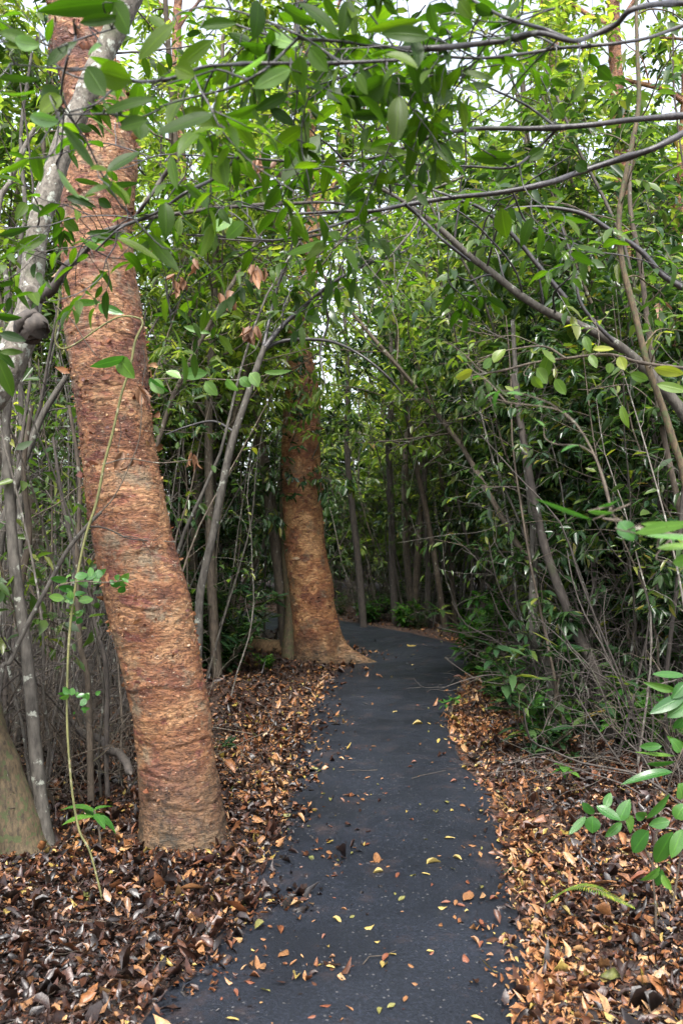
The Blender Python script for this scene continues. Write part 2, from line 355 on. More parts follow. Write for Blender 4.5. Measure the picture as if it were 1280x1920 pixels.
def path_dist(xy):
    """signed distance to the path's edge: negative on the path"""
    xy = np.asarray(xy, float).reshape(-1, 2); out = np.empty(len(xy))
    a = poly; b = np.roll(poly, -1, 0); ab = b - a; l2 = np.maximum((ab ** 2).sum(1), 1e-12)
    for s in range(0, len(xy), 4000):
        p = xy[s:s + 4000, None]
        t = np.clip(((p - a) * ab).sum(-1) / l2, 0, 1)
        dd = np.sqrt((((a + t[..., None] * ab) - p) ** 2).sum(-1)).min(1)
        c = ((a[:, 1] > p[..., 1]) != (b[:, 1] > p[..., 1]))
        with np.errstate(divide='ignore', invalid='ignore'):
            xi = a[:, 0] + (p[..., 1] - a[:, 1]) * ab[:, 0] / np.where(ab[:, 1] == 0, 1e-9, ab[:, 1])
        ins = (c & (p[..., 0] < xi)).sum(1) % 2 == 1
        out[s:s + 4000] = np.where(ins, -dd, dd)
    return out
def H0(x, y, d):
    p = np.stack([x, y, np.zeros_like(x)], -1)
    k = np.clip((d - .03) / .7, 0, 1); k = k * k * (3 - 2 * k)
    return k * ((fbm(p * .9, 3, 1) - .40) * .16 + .02) + np.clip(d, 0, .1) * .1 - np.where(d < 0, .014, 0)
def H(x, y):
    x = np.atleast_1d(np.asarray(x, float)); y = np.atleast_1d(np.asarray(y, float))
    return H0(x, y, path_dist(np.stack([x, y], -1)))
def Hs(x, y): return float(H(x, y)[0])
def axis(fine0, fine1, step, far):
    a = np.arange(fine0, fine1, step); out = []; s = step; v = fine1
    while v < far: out.append(v); s *= 1.25; v += s
    neg = []; s = step; v = fine0 - step
    while v > -far: neg.append(v); s *= 1.25; v -= s
    return np.concatenate([np.array(neg[::-1] + []), a, np.array(out), ])
gxs, gys = axis(-6, 7, .11, 420), axis(-1, 21, .13, 420)
X, Y = np.meshgrid(gxs, gys, indexing='ij')
Z = H(X.ravel(), Y.ravel()).reshape(X.shape); far = np.clip((np.hypot(X, Y) - 24) / 30, 0, 1); Z = Z * (1 - far)
nx, ny = X.shape; ii = np.arange(nx - 1)[:, None] * ny; jj = np.arange(ny - 1)[None]
g = MB(); g.add(np.stack([X, Y, Z], -1), np.stack([ii + jj, ii + ny + jj, ii + ny + jj + 1, ii + jj + 1], -1))
tag(g.obj('ground', M['soil']), kind='structure')
pm = MB(); K = 12; t = np.linspace(0, 1, K)
pv = Ls[:, None] * (1 - t)[None, :, None] + Rs[:, None] * t[None, :, None]
crown_z = .006 + .012 * (1 - (2 * t - 1) ** 2)[None] + (vnoise(pv * 3, 2) - .5) * .006
crown_z[:, 0] = crown_z[:, -1] = -.02
pv[..., 2] = crown_z
ii = np.arange(NP - 1)[:, None] * K; jj = np.arange(K - 1)[None]
pm.add(pv, np.stack([ii + jj, ii + jj + 1, ii + K + jj + 1, ii + K + jj], -1))
tag(pm.obj('path', M['asphalt']), kind='structure')

# ------------------------------------------------------------------ leaf litter
def cand(y0, y1, dens, marg=1.0):
    n = int(dens * (y1 - y0) * ((y0 + y1) * .4 + 2 * marg) * 1.0)
    yy = y0 + (y1 - y0) * rng.random(n); xx = (rng.random(n) * 2 - 1) * (.42 * yy + marg); return xx, yy
xs, ys, cl = [], [], []
for k_, (a, b, dn) in enumerate(((1.7, 4.2, 5400), (4.2, 7.5, 2700), (7.5, 13, 850), (13, 24, 200))):
    x_, y_ = cand(a, b, dn, 1.0 if k_ < 2 else 2.0); xs.append(x_); ys.append(y_); cl.append(np.full(len(x_), k_))
xs, ys, cl = map(np.concatenate, (xs, ys, cl))
dd = path_dist(np.stack([xs, ys], -1)); left = xs < (np.interp(ys, Ls[:, 1], Ls[:, 0]) + np.interp(ys, Rs[:, 1], Rs[:, 0])) / 2
pp = np.stack([xs, ys, 0 * xs], -1); clump = fbm(pp * 3.5, 3, 20)
reach = np.where(left, .03 + .24 * clump ** 2 * 2, .012 + .06 * clump ** 2 * 2)
prob = np.where(dd > 0, .35 + 1.3 * clump, np.exp(dd / reach) * .8)
keep = rng.random(len(xs)) < prob; xs, ys, dd, left, cl, clump, pp = (a[keep] for a in (xs, ys, dd, left, cl, clump, pp))
n = len(xs)
zs = np.where(dd < 0, .022, H0(xs, ys, dd) + .006 + rng.random(n) ** 2 * .026 * np.clip(dd / .15, .2, 1))
az = rng.random(n) * 6.283; tilt = rng.normal(0, .30, n) * np.where(dd < 0, .35, 1)
dr = np.stack([np.cos(az) * np.cos(tilt), np.sin(az) * np.cos(tilt), np.sin(tilt)], -1)
nr = norm(np.stack([rng.normal(0, .34, n), rng.normal(0, .34, n), np.ones(n)], -1) * np.where(rng.random(n) < .5, 1, 1)[:, None])
Ln = np.clip(.031 * np.exp(rng.normal(0, .48, n)), .010, .085) * np.where(cl > 1, 1.1, 1); Wn = Ln * (.28 + .38 * rng.random(n))
edge = np.exp(-np.clip(dd, 0, 9) / .38)
score = fbm(pp * 1.3, 3, 40) * 1.2 - .47 + rng.normal(0, .20, n) + edge * np.where(left, .22, .50) - np.where(left & (ys < 3.6) & (dd > .35), .25, 0) - np.where(~left & (dd > 1.0) , .25, 0)  # last term puts the shade well right of the path into darker leaves
kind = np.where(score > .40, 2, np.where(score > .06, 1, 0))
for kd, (mn, nm, lb) in enumerate((('litter_dark', 'leaf_litter', 'dark rotting leaf litter covering the forest floor, also coloured for shade far right'), ('litter', 'leaf_litter', 'mixed brown leaf litter covering the forest floor'), ('litter_tan', 'leaf_litter', 'fresh tan leaf litter heaped along the path edges'))):
    mb = MB()
    for tm, sel in ((MEDT, cl < 2), (LO, cl >= 2)):
        s = (kind == kd) & sel; c = s.sum()
        leaves(mb, np.stack([xs, ys, zs], -1)[s], dr[s], nr[s], Ln[s], Wn[s], tm, fold=rng.normal(.1, .5, c), droop=rng.normal(0, .5, c), curl=rng.normal(.1, .5, c), twist=1.0, wave=.12)
    tag(mb.obj(nm, M[mn]), lb, 'leaf litter', kind='stuff')
# crumbs of leaf and bark washed over the asphalt
mb = MB(); yc = 1.9 + 12 * rng.random(9000) ** 1.3; xc = (rng.random(9000) * 2 - 1) * (.4 * yc + .2); dc = path_dist(np.stack([xc, yc], -1))
kk = (dc < -.01) & (rng.random(9000) < .12 + np.exp(dc / .16) * .9 * (fbm(np.stack([xc, yc, 0 * xc], -1) * 3, 3, 8) > .42)); xc, yc = xc[kk], yc[kk]; c_ = len(xc); az = rng.random(c_) * 6.28
leaves(mb, np.stack([xc, yc, np.full(c_, .0215)], -1), np.stack([np.cos(az), np.sin(az), rng.normal(0, .1, c_)], -1), np.stack([rng.normal(0, .2, c_), rng.normal(0, .2, c_), np.ones(c_)], -1), .006 + .018 * rng.random(c_) ** 2, .006 + .004 * rng.random(c_), LO, fold=rng.normal(0, .3, c_), droop=rng.normal(0, .3, c_))
tag(mb.obj('path_debris', M['litter']), 'crumbs of leaf and bark washed over the asphalt', 'debris', kind='stuff')
# thin sticks lying in the litter
mb = MB()
for _ in range(300):
    y_ = 1.8 + 9 * random.random() ** 1.5; x_ = random.uniform(-1, 1) * (.42 * y_ + .5)
    d_ = path_dist([[x_, y_]])[0]
    if d_ < 0 and (random.random() < .7 or y_ < 3): continue
    a_ = random.uniform(0, 6.3); L_ = random.uniform(.04, .3); z_ = Hs(x_, y_) + .03 if d_ > 0 else .026
    p0 = np.array([x_, y_, z_]); p3 = p0 + [math.cos(a_) * L_, math.sin(a_) * L_, random.uniform(0, .04) if d_ > 0 else 0]
    pts = np.array([p0, p0 * .66 + p3 * .34, p0 * .34 + p3 * .66, p3]); pts[1:3] += rng.normal(0, .012 * L_ / .2, (2, 3)) * [1, 1, .3]
    tube(mb, pts, np.array([1, .9, .8, .5]) * random.uniform(.0008, .0022), 4)
tag(mb.obj('twig_litter', M['brown_bark']), 'thin broken twigs scattered in the leaf litter', 'twigs', kind='stuff')

# ------------------------------------------------------------------ the red-barked trees
def trunk(name, centres, radii, mtl, parent, k=140, rows=420, flare=.3, roots=(), amp=.006, rings=(), lump=.02):
    c = spline(centres, rows); r = np.interp(np.linspace(0, 1, rows), np.linspace(0, 1, len(radii)), radii)
    t = norm(np.gradient(c, axis=0)); a = norm(np.cross(t, [0, 1.0, 0])); b = np.cross(t, a)
    th = np.arange(k) / k * 2 * math.pi; cs, sn = np.cos(th), np.sin(th)
    nrm_ = cs[None, :, None] * a[:, None] + sn[None, :, None] * b[:, None]
    rr = np.repeat(r[:, None], k, 1); h = (c[:, 2] - c[0, 2])[:, None]
    rr = rr * (1 + flare * np.exp(-h / .16) * (.6 + .4 * np.cos(5 * th + 1)[None]))
    for (ang, reach_, hh, wd) in roots:
        dang = np.angle(np.exp(1j * (np.arctan2(nrm_[..., 1], nrm_[..., 0]) - ang)))
        rr = rr + reach_ * np.exp(-h / hh) * np.exp(-(dang / wd) ** 2)
    v = c[:, None] + nrm_ * rr[..., None]
    q = v * [7, 7, 26]; wr = np.stack([fbm(v * 5, 2, 71), fbm(v * 5, 2, 72), fbm(v * 5, 2, 73)], -1)
    crease = abs(fbm(v * [9, 9, 42] + wr * 5, 3, 60) - .44)
    d = lump * (fbm(v * [3, 3, 4], 3, 50) - .44) + amp * (fbm(v * [14, 14, 55], 3, 55) - .44) * 2 - amp * .9 * np.exp(-(crease / .02) ** 2)
    ang_ = np.arctan2(nrm_[..., 1], nrm_[..., 0])
    for (rz_, ra_, rw_, rd_) in rings:      # partial wrinkles and scars running round the trunk
        wav = v[..., 2] - rz_ - .02 * np.sin(ang_ * 3 + rz_ * 7) - .03 * (vnoise(v * 6, 31) - .5)
        msk = np.exp(-(np.angle(np.exp(1j * (ang_ - ra_))) / rw_) ** 4); d = d - rd_ * .5 * msk * np.exp(-(wav / .008) ** 2) + rd_ * .4 * msk * np.exp(-((wav - .018) / .011) ** 2)
    v = v + nrm_ * d[..., None]
    mb = MB(); i = np.arange(rows - 1)[:, None] * k; j = np.arange(k)[None]; j2 = (j + 1) % k
    mb.add(v - np.array(parent.location), np.stack([i + j, i + j2, i + k + j2, i + k + j], -1))
    return mb.obj(name, mtl, parent), v, nrm_
def flakes(v, nrm_, n, parent, Lr, hmin=.3, hmax=9, prefer=None, rg=rng):
    rows, k = v.shape[:2]; i = rg.integers(2, rows - 2, n * 3); j = rg.integers(0, k, n * 3)
    p = v[i, j]; m = nrm_[i, j]; z = p[:, 2]
    ok = (z > hmin) & (z < hmax) & (fbm(p * 4.5, 3, 90) + rg.normal(0, .06, len(z)) > .44); p, m = p[ok][:n], m[ok][:n]; c = len(p)
    tang = norm(np.cross(m, [0, 0, 1.0])) * np.where(rg.random(c) < .5, 1, -1)[:, None]
    d = norm(tang + m * rg.uniform(.05, .7, c)[:, None] + rg.normal(0, .3, (c, 3)) * [0, 0, 1]); nn = norm(m + rg.normal(0, .35, (c, 3)))
    mb = MB(); L = Lr * (.4 + 1.4 * rg.random(c) ** 3)
    leaves(mb, p - np.array(parent.location) + m * .001, d, nn, L, L * rg.uniform(.35, .9, c), MEDT, fold=rg.normal(0, .3, c), droop=rg.normal(-.2, .4, c), curl=rg.normal(0, .3, c), wave=.1)
    o = mb.obj('peeling_bark', M['flake'], parent); o['kind'] = 'stuff'; return o

class Acc:
    def __init__(s): s.p = []; s.d = []; s.n = []; s.L = []
    def add(s, p, d, n, L): s.p.append(p); s.d.append(d); s.n.append(n); s.L.append(L)
    def build(s, mb, tmpl, wr=.36, fold=.25, droop=.3, rg=rng):
        if not s.p: return
        L = np.array(s.L); k = len(L)
        leaves(mb, np.array(s.p), np.array(s.d), np.array(s.n), L, L * wr * rg.uniform(.8, 1.2, k), tmpl, fold=rg.normal(fold, .12, k), droop=rg.normal(droop, .2, k), twist=.3, rg=rg)
def twig_leaves(acc, pts, n, L, rg, tip=True, hang=.25, t0=.2):
    pts = np.asarray(pts); k = len(pts) - 1
    for i in range(n):
        t = t0 + (1 - t0) * i / max(1, n - 1); f = min(t * k, k - 1e-4); a = int(f); p = pts[a] + (pts[a + 1] - pts[a]) * (f - a)
        tg = pts[a + 1] - pts[a]; tg = tg / (np.linalg.norm(tg) + 1e-9)
        up = np.array([0, 0, 1.0]) + rg.normal(0, .25, 3); side = np.cross(tg, up); side /= np.linalg.norm(side) + 1e-9
        s = 1 if i % 2 else -1
        d = tg * rg.uniform(.3, .9) + side * s * rg.uniform(.6, 1.1) * (1 - .6 * (tip and i >= n - 2)) + np.array([0, 0, -hang * rg.uniform(.3, 2.2)])
        acc.add(p, d, up + side * rg.normal(0, .35) + rg.normal(0, .2, 3), L * rg.uniform(.6, 1.2))
def grow(wood, acc, rg, p0, d0, L, r0, lvl, sp):
    n = 7 if lvl == 0 else 5 if lvl == 1 else 4
    d = np.array(d0, float); d /= np.linalg.norm(d); pts = [np.array(p0, float)]
    for i in range(n):
        d = d + rg.normal(0, sp['wob'][lvl], 3) + np.array([0, 0, sp['up'][lvl]]); d /= np.linalg.norm(d); pts.append(pts[-1] + d * L / n)
    pts = np.array(pts); tube(wood, spline(pts, n * 2 + 1) if lvl < 2 else pts, np.linspace(r0, r0 * sp.get('taper', .35), n * 2 + 1 if lvl < 2 else n + 1), 6 if lvl == 0 else 4 if lvl == 1 else 3)
    if lvl == sp['levels']:
        if sp['nleaf']: twig_leaves(acc, pts, max(2, int(sp['nleaf'] * rg.uniform(.6, 1.3))), sp['L'], rg, hang=sp.get('hang', .3))
        return
    nb = sp['nb'][lvl]; nb = max(1, int(nb * rg.uniform(.8, 1.2)))
    for i in range(nb):
        t = sp['t0'][lvl] + (1 - sp['t0'][lvl]) * (i + rg.random() * .8) / nb; f = min(t, .999) * n; a = int(f); p = pts[a] + (pts[a + 1] - pts[a]) * (f - a)
        tg = pts[a + 1] - pts[a]; tg /= np.linalg.norm(tg)
        rnd = rg.normal(0, 1, 3); s = np.cross(tg, rnd); s /= np.linalg.norm(s) + 1e-9
        ang = R(rg.uniform(*sp['ang'][lvl])); nd = tg * math.cos(ang) + s * math.sin(ang)
        grow(wood, acc, rg, p, nd, L * sp['ratio'][lvl] * (1 - sp.get('shrink', .45) * t) * rg.uniform(.7, 1.2), max(r0 * sp.get('rr', .4) * (1 - .4 * t), .0018), lvl + 1, sp)

LIMB = dict(levels=2, wob=[.18, .22, .2], up=[.10, .02, .0], nb=[7, 6], t0=[.25, .15], ang=[(30, 60), (30, 70)], ratio=[.5, .5], nleaf=9, L=.11, hang=.3)
def crown_limbs(parent, starts, seed, leafmat, woodmat, Lm=.11):
    rg = np.random.default_rng(seed); wo_, ac = MB(), Acc(); off = np.array(parent.location)
    for p, d, L, r in starts: grow(wo_, ac, rg, np.array(p) - off, d, L, r, 0, {**LIMB, 'L': Lm})
    wo_.obj('limbs', woodmat, parent); lm = MB(); ac.build(lm, LO, rg=rg); lm.obj('crown', leafmat, parent)

def px_trunk(rows, D0, dD, ext=()):
    cs, rs = [], []
    for (py, cx, wd) in rows:
        D = D0 + dD * (1600 - py) / 1000.0; p = P(cx, py, D); cs.append(p); rs.append(wd / F * D / 2)
    return cs, rs
# 1: the big leaning tree
D1 = G(340, 1600)[1] + .18
rows1 = [(1650, 350, 172), (1600, 345, 166), (1500, 337, 150), (1400, 329, 142), (1300, 315, 145), (1200, 292, 151), (1100, 270, 152), (1000, 247, 143), (900, 231, 140), (800, 219, 140), (700, 206, 140), (600, 194, 141), (500, 184, 134), (400, 184, 137), (300, 192, 130), (200, 182, 118), (100, 156, 112), (0, 140, 102), (-150, 120, 96), (-400, 100, 88), (-800, 60, 74)]
c1, r1 = px_trunk(rows1, D1, .12)
T1 = empty('gumbo_tree', tuple(c1[1]))
T1.location = (c1[1][0], c1[1][1], 0)
tag(T1, 'big leaning red barked tree left of the path, nearest of the red trunks', 'tree')
_, v1, n1 = trunk('trunk', c1, r1, M['gumbo'], T1, k=200, rows=620, flare=.13, roots=((-2.2, .05, .12, .35), (-.5, .06, .14, .35), (2.7, .07, .16, .4), (-1.4, .04, .08, .25)), amp=.006, lump=.055, rings=[(.22, -1.4, 1.2, .010), (.36, -1.9, .8, .012), (.52, -1.2, 1.1, .012), (.66, -1.7, .7, .010), (.80, -1.5, 1.3, .014), (1.0, -1.9, .6, .010), (1.22, -1.5, .45, .020), (1.5, -1.2, .9, .010), (1.75, -1.8, .9, .012), (2.05, -1.5, 1.0, .010), (2.3, -1.9, .7, .012), (2.66, -1.4, 1.2, .014), (3.0, -1.7, .9, .012), (3.4, -1.4, 1.0, .012)])
flakes(v1, n1, 2600, T1, .016, .25, 5); flakes(v1, n1, 420, T1, .042, .3, 5)
top = c1[-1]; crown_limbs(T1, [(c1[-3] , (-.6, .3, .8), 2.6, .05), (c1[-2], (.5, .5, .7), 2.8, .05), (top, (-.2, .6, 1), 2.6, .05), (top, (.3, -.1, 1), 2.2, .04)], 11, M['leaf_light'], M['gumbo'])
# 2: the upright tree where the path bends
D2 = G(600, 1248)[1] + .35
rows2 = [(1262, 603, 84), (1245, 601, 84), (1200, 594, 84), (1150, 588, 82), (1100, 583, 81), (1050, 575, 78), (1000, 570, 75), (900, 565, 73), (800, 565, 70), (740, 567, 68), (690, 563, 54), (640, 558, 46), (580, 566, 40), (500, 580, 34), (400, 588, 30), (300, 585, 26), (150, 575, 22), (0, 560, 18)]
c2, r2 = px_trunk(rows2, D2, 0)
T2 = empty('gumbo_tree', (c2[1][0], c2[1][1], 0))
tag(T2, 'upright orange barked tree with flared roots at the bend of the path', 'tree')
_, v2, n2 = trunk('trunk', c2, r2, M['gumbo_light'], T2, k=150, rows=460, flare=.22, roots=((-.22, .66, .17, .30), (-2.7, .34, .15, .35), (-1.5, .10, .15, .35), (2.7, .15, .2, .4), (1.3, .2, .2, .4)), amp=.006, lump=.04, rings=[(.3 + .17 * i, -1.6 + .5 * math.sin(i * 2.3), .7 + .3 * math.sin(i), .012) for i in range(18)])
flakes(v2, n2, 1300, T2, .022, .2, 7); flakes(v2, n2, 200, T2, .05, .2, 7)
crown_limbs(T2, [(c2[-6], (-.7, .2, .6), 2.0, .04), (c2[-4], (.6, .3, .6), 2.2, .04), (c2[-3], (-.3, -.6, .8), 1.8, .035), (c2[-2], (.4, -.4, .9), 2, .03), (c2[-1], (0, .2, 1), 1.6, .03)], 12, M['leaf_light'], M['gumbo'])
# mossy root buttress grown against its left side
mb = MB(); A = [P(546, 1252, D2 - .1), P(541, 1215, D2 - .05), P(545, 1150, D2 + .02), P(537, 1050, D2 + .05), P(531, 950, D2 + .08), P(530, 860, D2 + .1)]
tube(mb, spline(A, 50) - np.array(T2.location), np.linspace(.10, .03, 50) + .008 * rng.random(50), 10); mb.obj('root', M['mossy_bark'], T2)
# farther red-barked trees
def far_gumbo(rows, D, label, seed, nfl=250):
    c, r = px_trunk(rows, D, 0); c[0][2] = min(c[0][2], -.03)
    t_ = empty('gumbo_tree', (c[0][0], c[0][1], 0)); tag(t_, label, 'tree')
    _, v, n_ = trunk('trunk', c, r, M['gumbo'], t_, k=48, rows=160, flare=.3, amp=.01, lump=.03); flakes(v, n_, nfl, t_, .04, .3, 9)
    crown_limbs(t_, [(c[-2], (-.6, .1, .7), 1.8, .03), (c[-2], (.6, .2, .8), 1.8, .03), (c[-1], (0, .1, 1), 1.8, .03)], seed, M['leaf_light'], M['gumbo'], .12)
far_gumbo([(1275, 1222, 46), (1100, 1208, 42), (950, 1200, 40), (750, 1190, 36), (600, 1183, 34), (450, 1168, 32), (250, 1160, 28), (50, 1150, 24), (-150, 1150, 20)], 9.2, 'red barked tree half hidden in the right thicket, left one of the close pair', 21)
far_gumbo([(1290, 1285, 60), (1150, 1272, 54), (1000, 1255, 48), (800, 1262, 44), (500, 1275, 38), (200, 1290, 30), (-100, 1300, 24)], 8.7, 'red barked tree at the right edge of view, right one of the close pair', 22)
far_gumbo([(1200, 1130, 34), (900, 1110, 32), (600, 1095, 30), (400, 1080, 28), (200, 1056, 26), (60, 1030, 24), (-60, 1015, 20), (-160, 1010, 16)], 12.8, 'tall slim red barked tree rising into the pale sky behind the thicket', 23)
far_gumbo([(1195, 385, 30), (900, 372, 26), (600, 352, 24), (300, 338, 22), (60, 332, 18), (-60, 340, 14)], 13.2, 'slim reddish tree standing deep in the wood between the two big red trunks', 24)

# ------------------------------------------------------------------ plants used many times
def proto(name, cat, seed, stems, spec, leafmat, woodmat, tmpl=LO, wr=.36, r0=.02, h=5., spread=.25, base=.15, cn='crown', fold=.25, parts=('trunk', 'crown'), toward=False):
    rg = np.random.default_rng(seed); o = empty(name); tag(o, None, cat); wo_, ac = MB(), Acc()
    for i in range(stems):
        a = i * 2.4 + rg.random(); s = spread * rg.uniform(.3, 1.3)
        if toward: a, s = 0.0, spread
        grow(wo_, ac, rg, (math.cos(a) * base * (stems > 1), math.sin(a) * base * (stems > 1), -.04), (math.cos(a) * s, math.sin(a) * s, 1), h * rg.uniform(.75, 1.1), r0 * rg.uniform(.7, 1.2), 0, spec)
    ch = [wo_.obj(parts[0], woodmat, o)]
    if ac.p:
        lm = MB(); ac.build(lm, tmpl, wr, fold=fold, rg=rg); ch.append(lm.obj(parts[1], leafmat, o))
    protos_children[o.name] = ch; return o
UND = dict(levels=2, wob=[.10, .16, .2], up=[.06, .05, .02], nb=[15, 6], t0=[.28, .12], ang=[(40, 80), (30, 70)], ratio=[.30, .42], nleaf=12, L=.125, hang=.35, rr=.38)
BSH = dict(levels=2, wob=[.14, .18, .2], up=[.05, .06, .02], nb=[11, 6], t0=[.12, .1], ang=[(35, 75), (30, 70)], ratio=[.38, .45], nleaf=11, L=.12, hang=.35, rr=.42)
TAL = dict(levels=2, wob=[.05, .14, .18], up=[.06, .06, .03], nb=[22, 9], t0=[.36, .12], ang=[(45, 80), (30, 70)], ratio=[.24, .42], nleaf=13, L=.15, hang=.3, rr=.3, shrink=.5)
STM = dict(levels=1, wob=[.10, .2], up=[.05, .06], nb=[9], t0=[.25], ang=[(30, 70)], ratio=[.18], nleaf=5, L=.10, hang=.3, rr=.3)
STB = dict(levels=1, wob=[.16, .3], up=[.04, .02], nb=[8], t0=[.15], ang=[(30, 80)], ratio=[.22], nleaf=0, L=.1, rr=.3)
BRM = dict(levels=2, wob=[.22, .3, .3], up=[-.01, .0, 0], nb=[7, 4], t0=[.1, .1], ang=[(25, 80), (30, 80)], ratio=[.45, .5], nleaf=0, L=.1, rr=.5, taper=.5)
UN = [proto('understorey_tree', 'tree', 100 + i, 3, {**UND, 'L': [.14, .12, .16][i]}, M['leaf_dark'], M['brown_bark'], h=[5.6, 5.0, 6.2][i], r0=.022, spread=.30) for i in range(3)]
UL = [proto('understorey_tree', 'tree', 110 + i, 2, UND, M[['leaf_light', 'leaf_mid'][i]], M['grey_bark'], h=6.5, r0=.028, spread=.2) for i in range(2)]
BU = [proto('leafy_shrub', 'shrub', 120 + i, 5, BSH, M[['leaf_dark', 'leaf_light', 'leaf_mid'][i]], M['dark_bark'], h=[2.3, 1.9, 2.8][i], r0=.014, spread=.4, parts=('stems', 'foliage')) for i in range(3)]
TA = [proto('tall_tree', 'tree', 130 + i, 1, TAL, M[['leaf_light', 'leaf_mid', 'leaf_light'][i]], M['brown_bark'], h=[9, 8, 10][i], r0=.07, spread=.08) for i in range(3)]
ST = [proto('sapling', 'sapling', 140 + i, 1, {**STM, 'nleaf': [5, 3, 6, 4][i]}, M['leaf_mid'], M[['brown_bark', 'grey_bark', 'dark_bark', 'pale_bark'][i]], h=[4.5, 5, 4, 3.6][i], r0=[.014, .02, .012, .011][i], spread=.25) for i in range(4)]
SB = [proto('bare_sapling', 'sapling', 150 + i, 1, {**STB, 'wob': [[.12, .3], [.2, .3], [.09, .3]][i]}, None, M[['grey_bark', 'dark_bark', 'brown_bark'][i]], h=[3.4, 2.8, 4.2][i], r0=[.012, .009, .013][i], spread=.35) for i in range(3)]
TANG = dict(levels=2, wob=[.12, .25, .3], up=[.05, .0, .0], nb=[16, 7], t0=[.3, .1], ang=[(40, 85), (30, 75)], ratio=[.32, .45], nleaf=2, L=.09, hang=.3, rr=.34, taper=.5)
BT = [proto('leafless_tree', 'tree', 200 + i, 2, TANG, M['leaf_mid'], M[['dark_bark', 'grey_bark'][i]], h=[5.2, 4.6][i], r0=.018, spread=.35) for i in range(2)]
BR = [proto('twiggy_bush', 'bush', 160 + i, 12, BRM, None, M[['brown_bark', 'dark_bark'][i]], h=[1.3, 1.7][i], r0=[.006, .008][i], spread=.9, base=.2, parts=('twigs', 'x')) for i in range(2)]
ARC = dict(levels=2, wob=[.10, .18, .2], up=[.02, .05, .03], nb=[20, 8], t0=[.42, .12], ang=[(35, 75), (30, 70)], ratio=[.34, .42], nleaf=12, L=.125, hang=.3, rr=.3, shrink=.4)
AR = [proto('arching_tree', 'tree', 190 + i, 1, {**ARC, 'L': [.12, .14, .13][i]}, M[['leaf_light', 'leaf_light', 'leaf_mid'][i]], M['brown_bark'], h=[6.8, 7.4, 6.2][i], r0=.035, spread=[.5, .4, .55][i], toward=True) for i in range(3)]
def rosette_plant(name, seed, stems, h, L, leafmat, n=9, wr=.34, tm=HI, cat='plant', per=1, hang=.1):
    rg = np.random.default_rng(seed); o = empty(name); tag(o, None, cat); wo_, ac = MB(), Acc()
    for i in range(stems):
        a = i * 2.4 + rg.random(); s = rg.uniform(.1, .9) if stems > 1 else .1; hh = h * rg.uniform(.5, 1.1)
        p = np.array([0, 0, -.02]); d = np.array([math.cos(a) * s, math.sin(a) * s, 1.0]); d /= np.linalg.norm(d); pts = [p]
        for _ in range(4): d = d + rg.normal(0, .12, 3) + [0, 0, .05]; d /= np.linalg.norm(d); pts.append(pts[-1] + d * hh / 4)
        tube(wo_, pts, np.linspace(.005, .003, 5), 5); pts = np.array(pts)
        for w_ in range(per):
            q_ = pts[4 - w_] ; m_ = n if w_ == 0 else n // 2
            for j in range(m_):
                b = j * 2.4 + rg.random() * .5; e = rg.uniform(-.1, .8) - hang
                dd_ = np.array([math.cos(b), math.sin(b), e]); ac.add(q_ + [0, 0, -.01 * j * .5], dd_, np.array([-math.cos(b) * e, -math.sin(b) * e, 1.0]) + rg.normal(0, .15, 3), L * rg.uniform(.65, 1.15))
    ch = [wo_.obj('stems', M['brown_bark'], o)]; lm = MB(); ac.build(lm, tm, wr, fold=.22, droop=.22, rg=rg); ch.append(lm.obj('leaves', leafmat, o))
    protos_children[o.name] = ch; return o
RP_ = [rosette_plant('broadleaf_plant', 170, 9, .75, .16, M['leaf_dark'], 9, .32, MEDT, per=4), rosette_plant('broadleaf_plant', 171, 12, .5, .14, M['leaf_fresh'], 12, .36, MEDT, per=4), rosette_plant('broadleaf_plant', 172, 12, 1.1, .17, M['leaf_dark'], 10, .3, MEDT, per=4)]
SD = [rosette_plant('seedling', 180, 1, .16, .10, M['leaf_fresh'], 7, .42, HI), rosette_plant('seedling', 181, 2, .12, .07, M['leaf_dark'], 6, .4, HI), rosette_plant('seedling', 182, 3, .20, .085, M['leaf_fresh'], 7, .42, HI)]

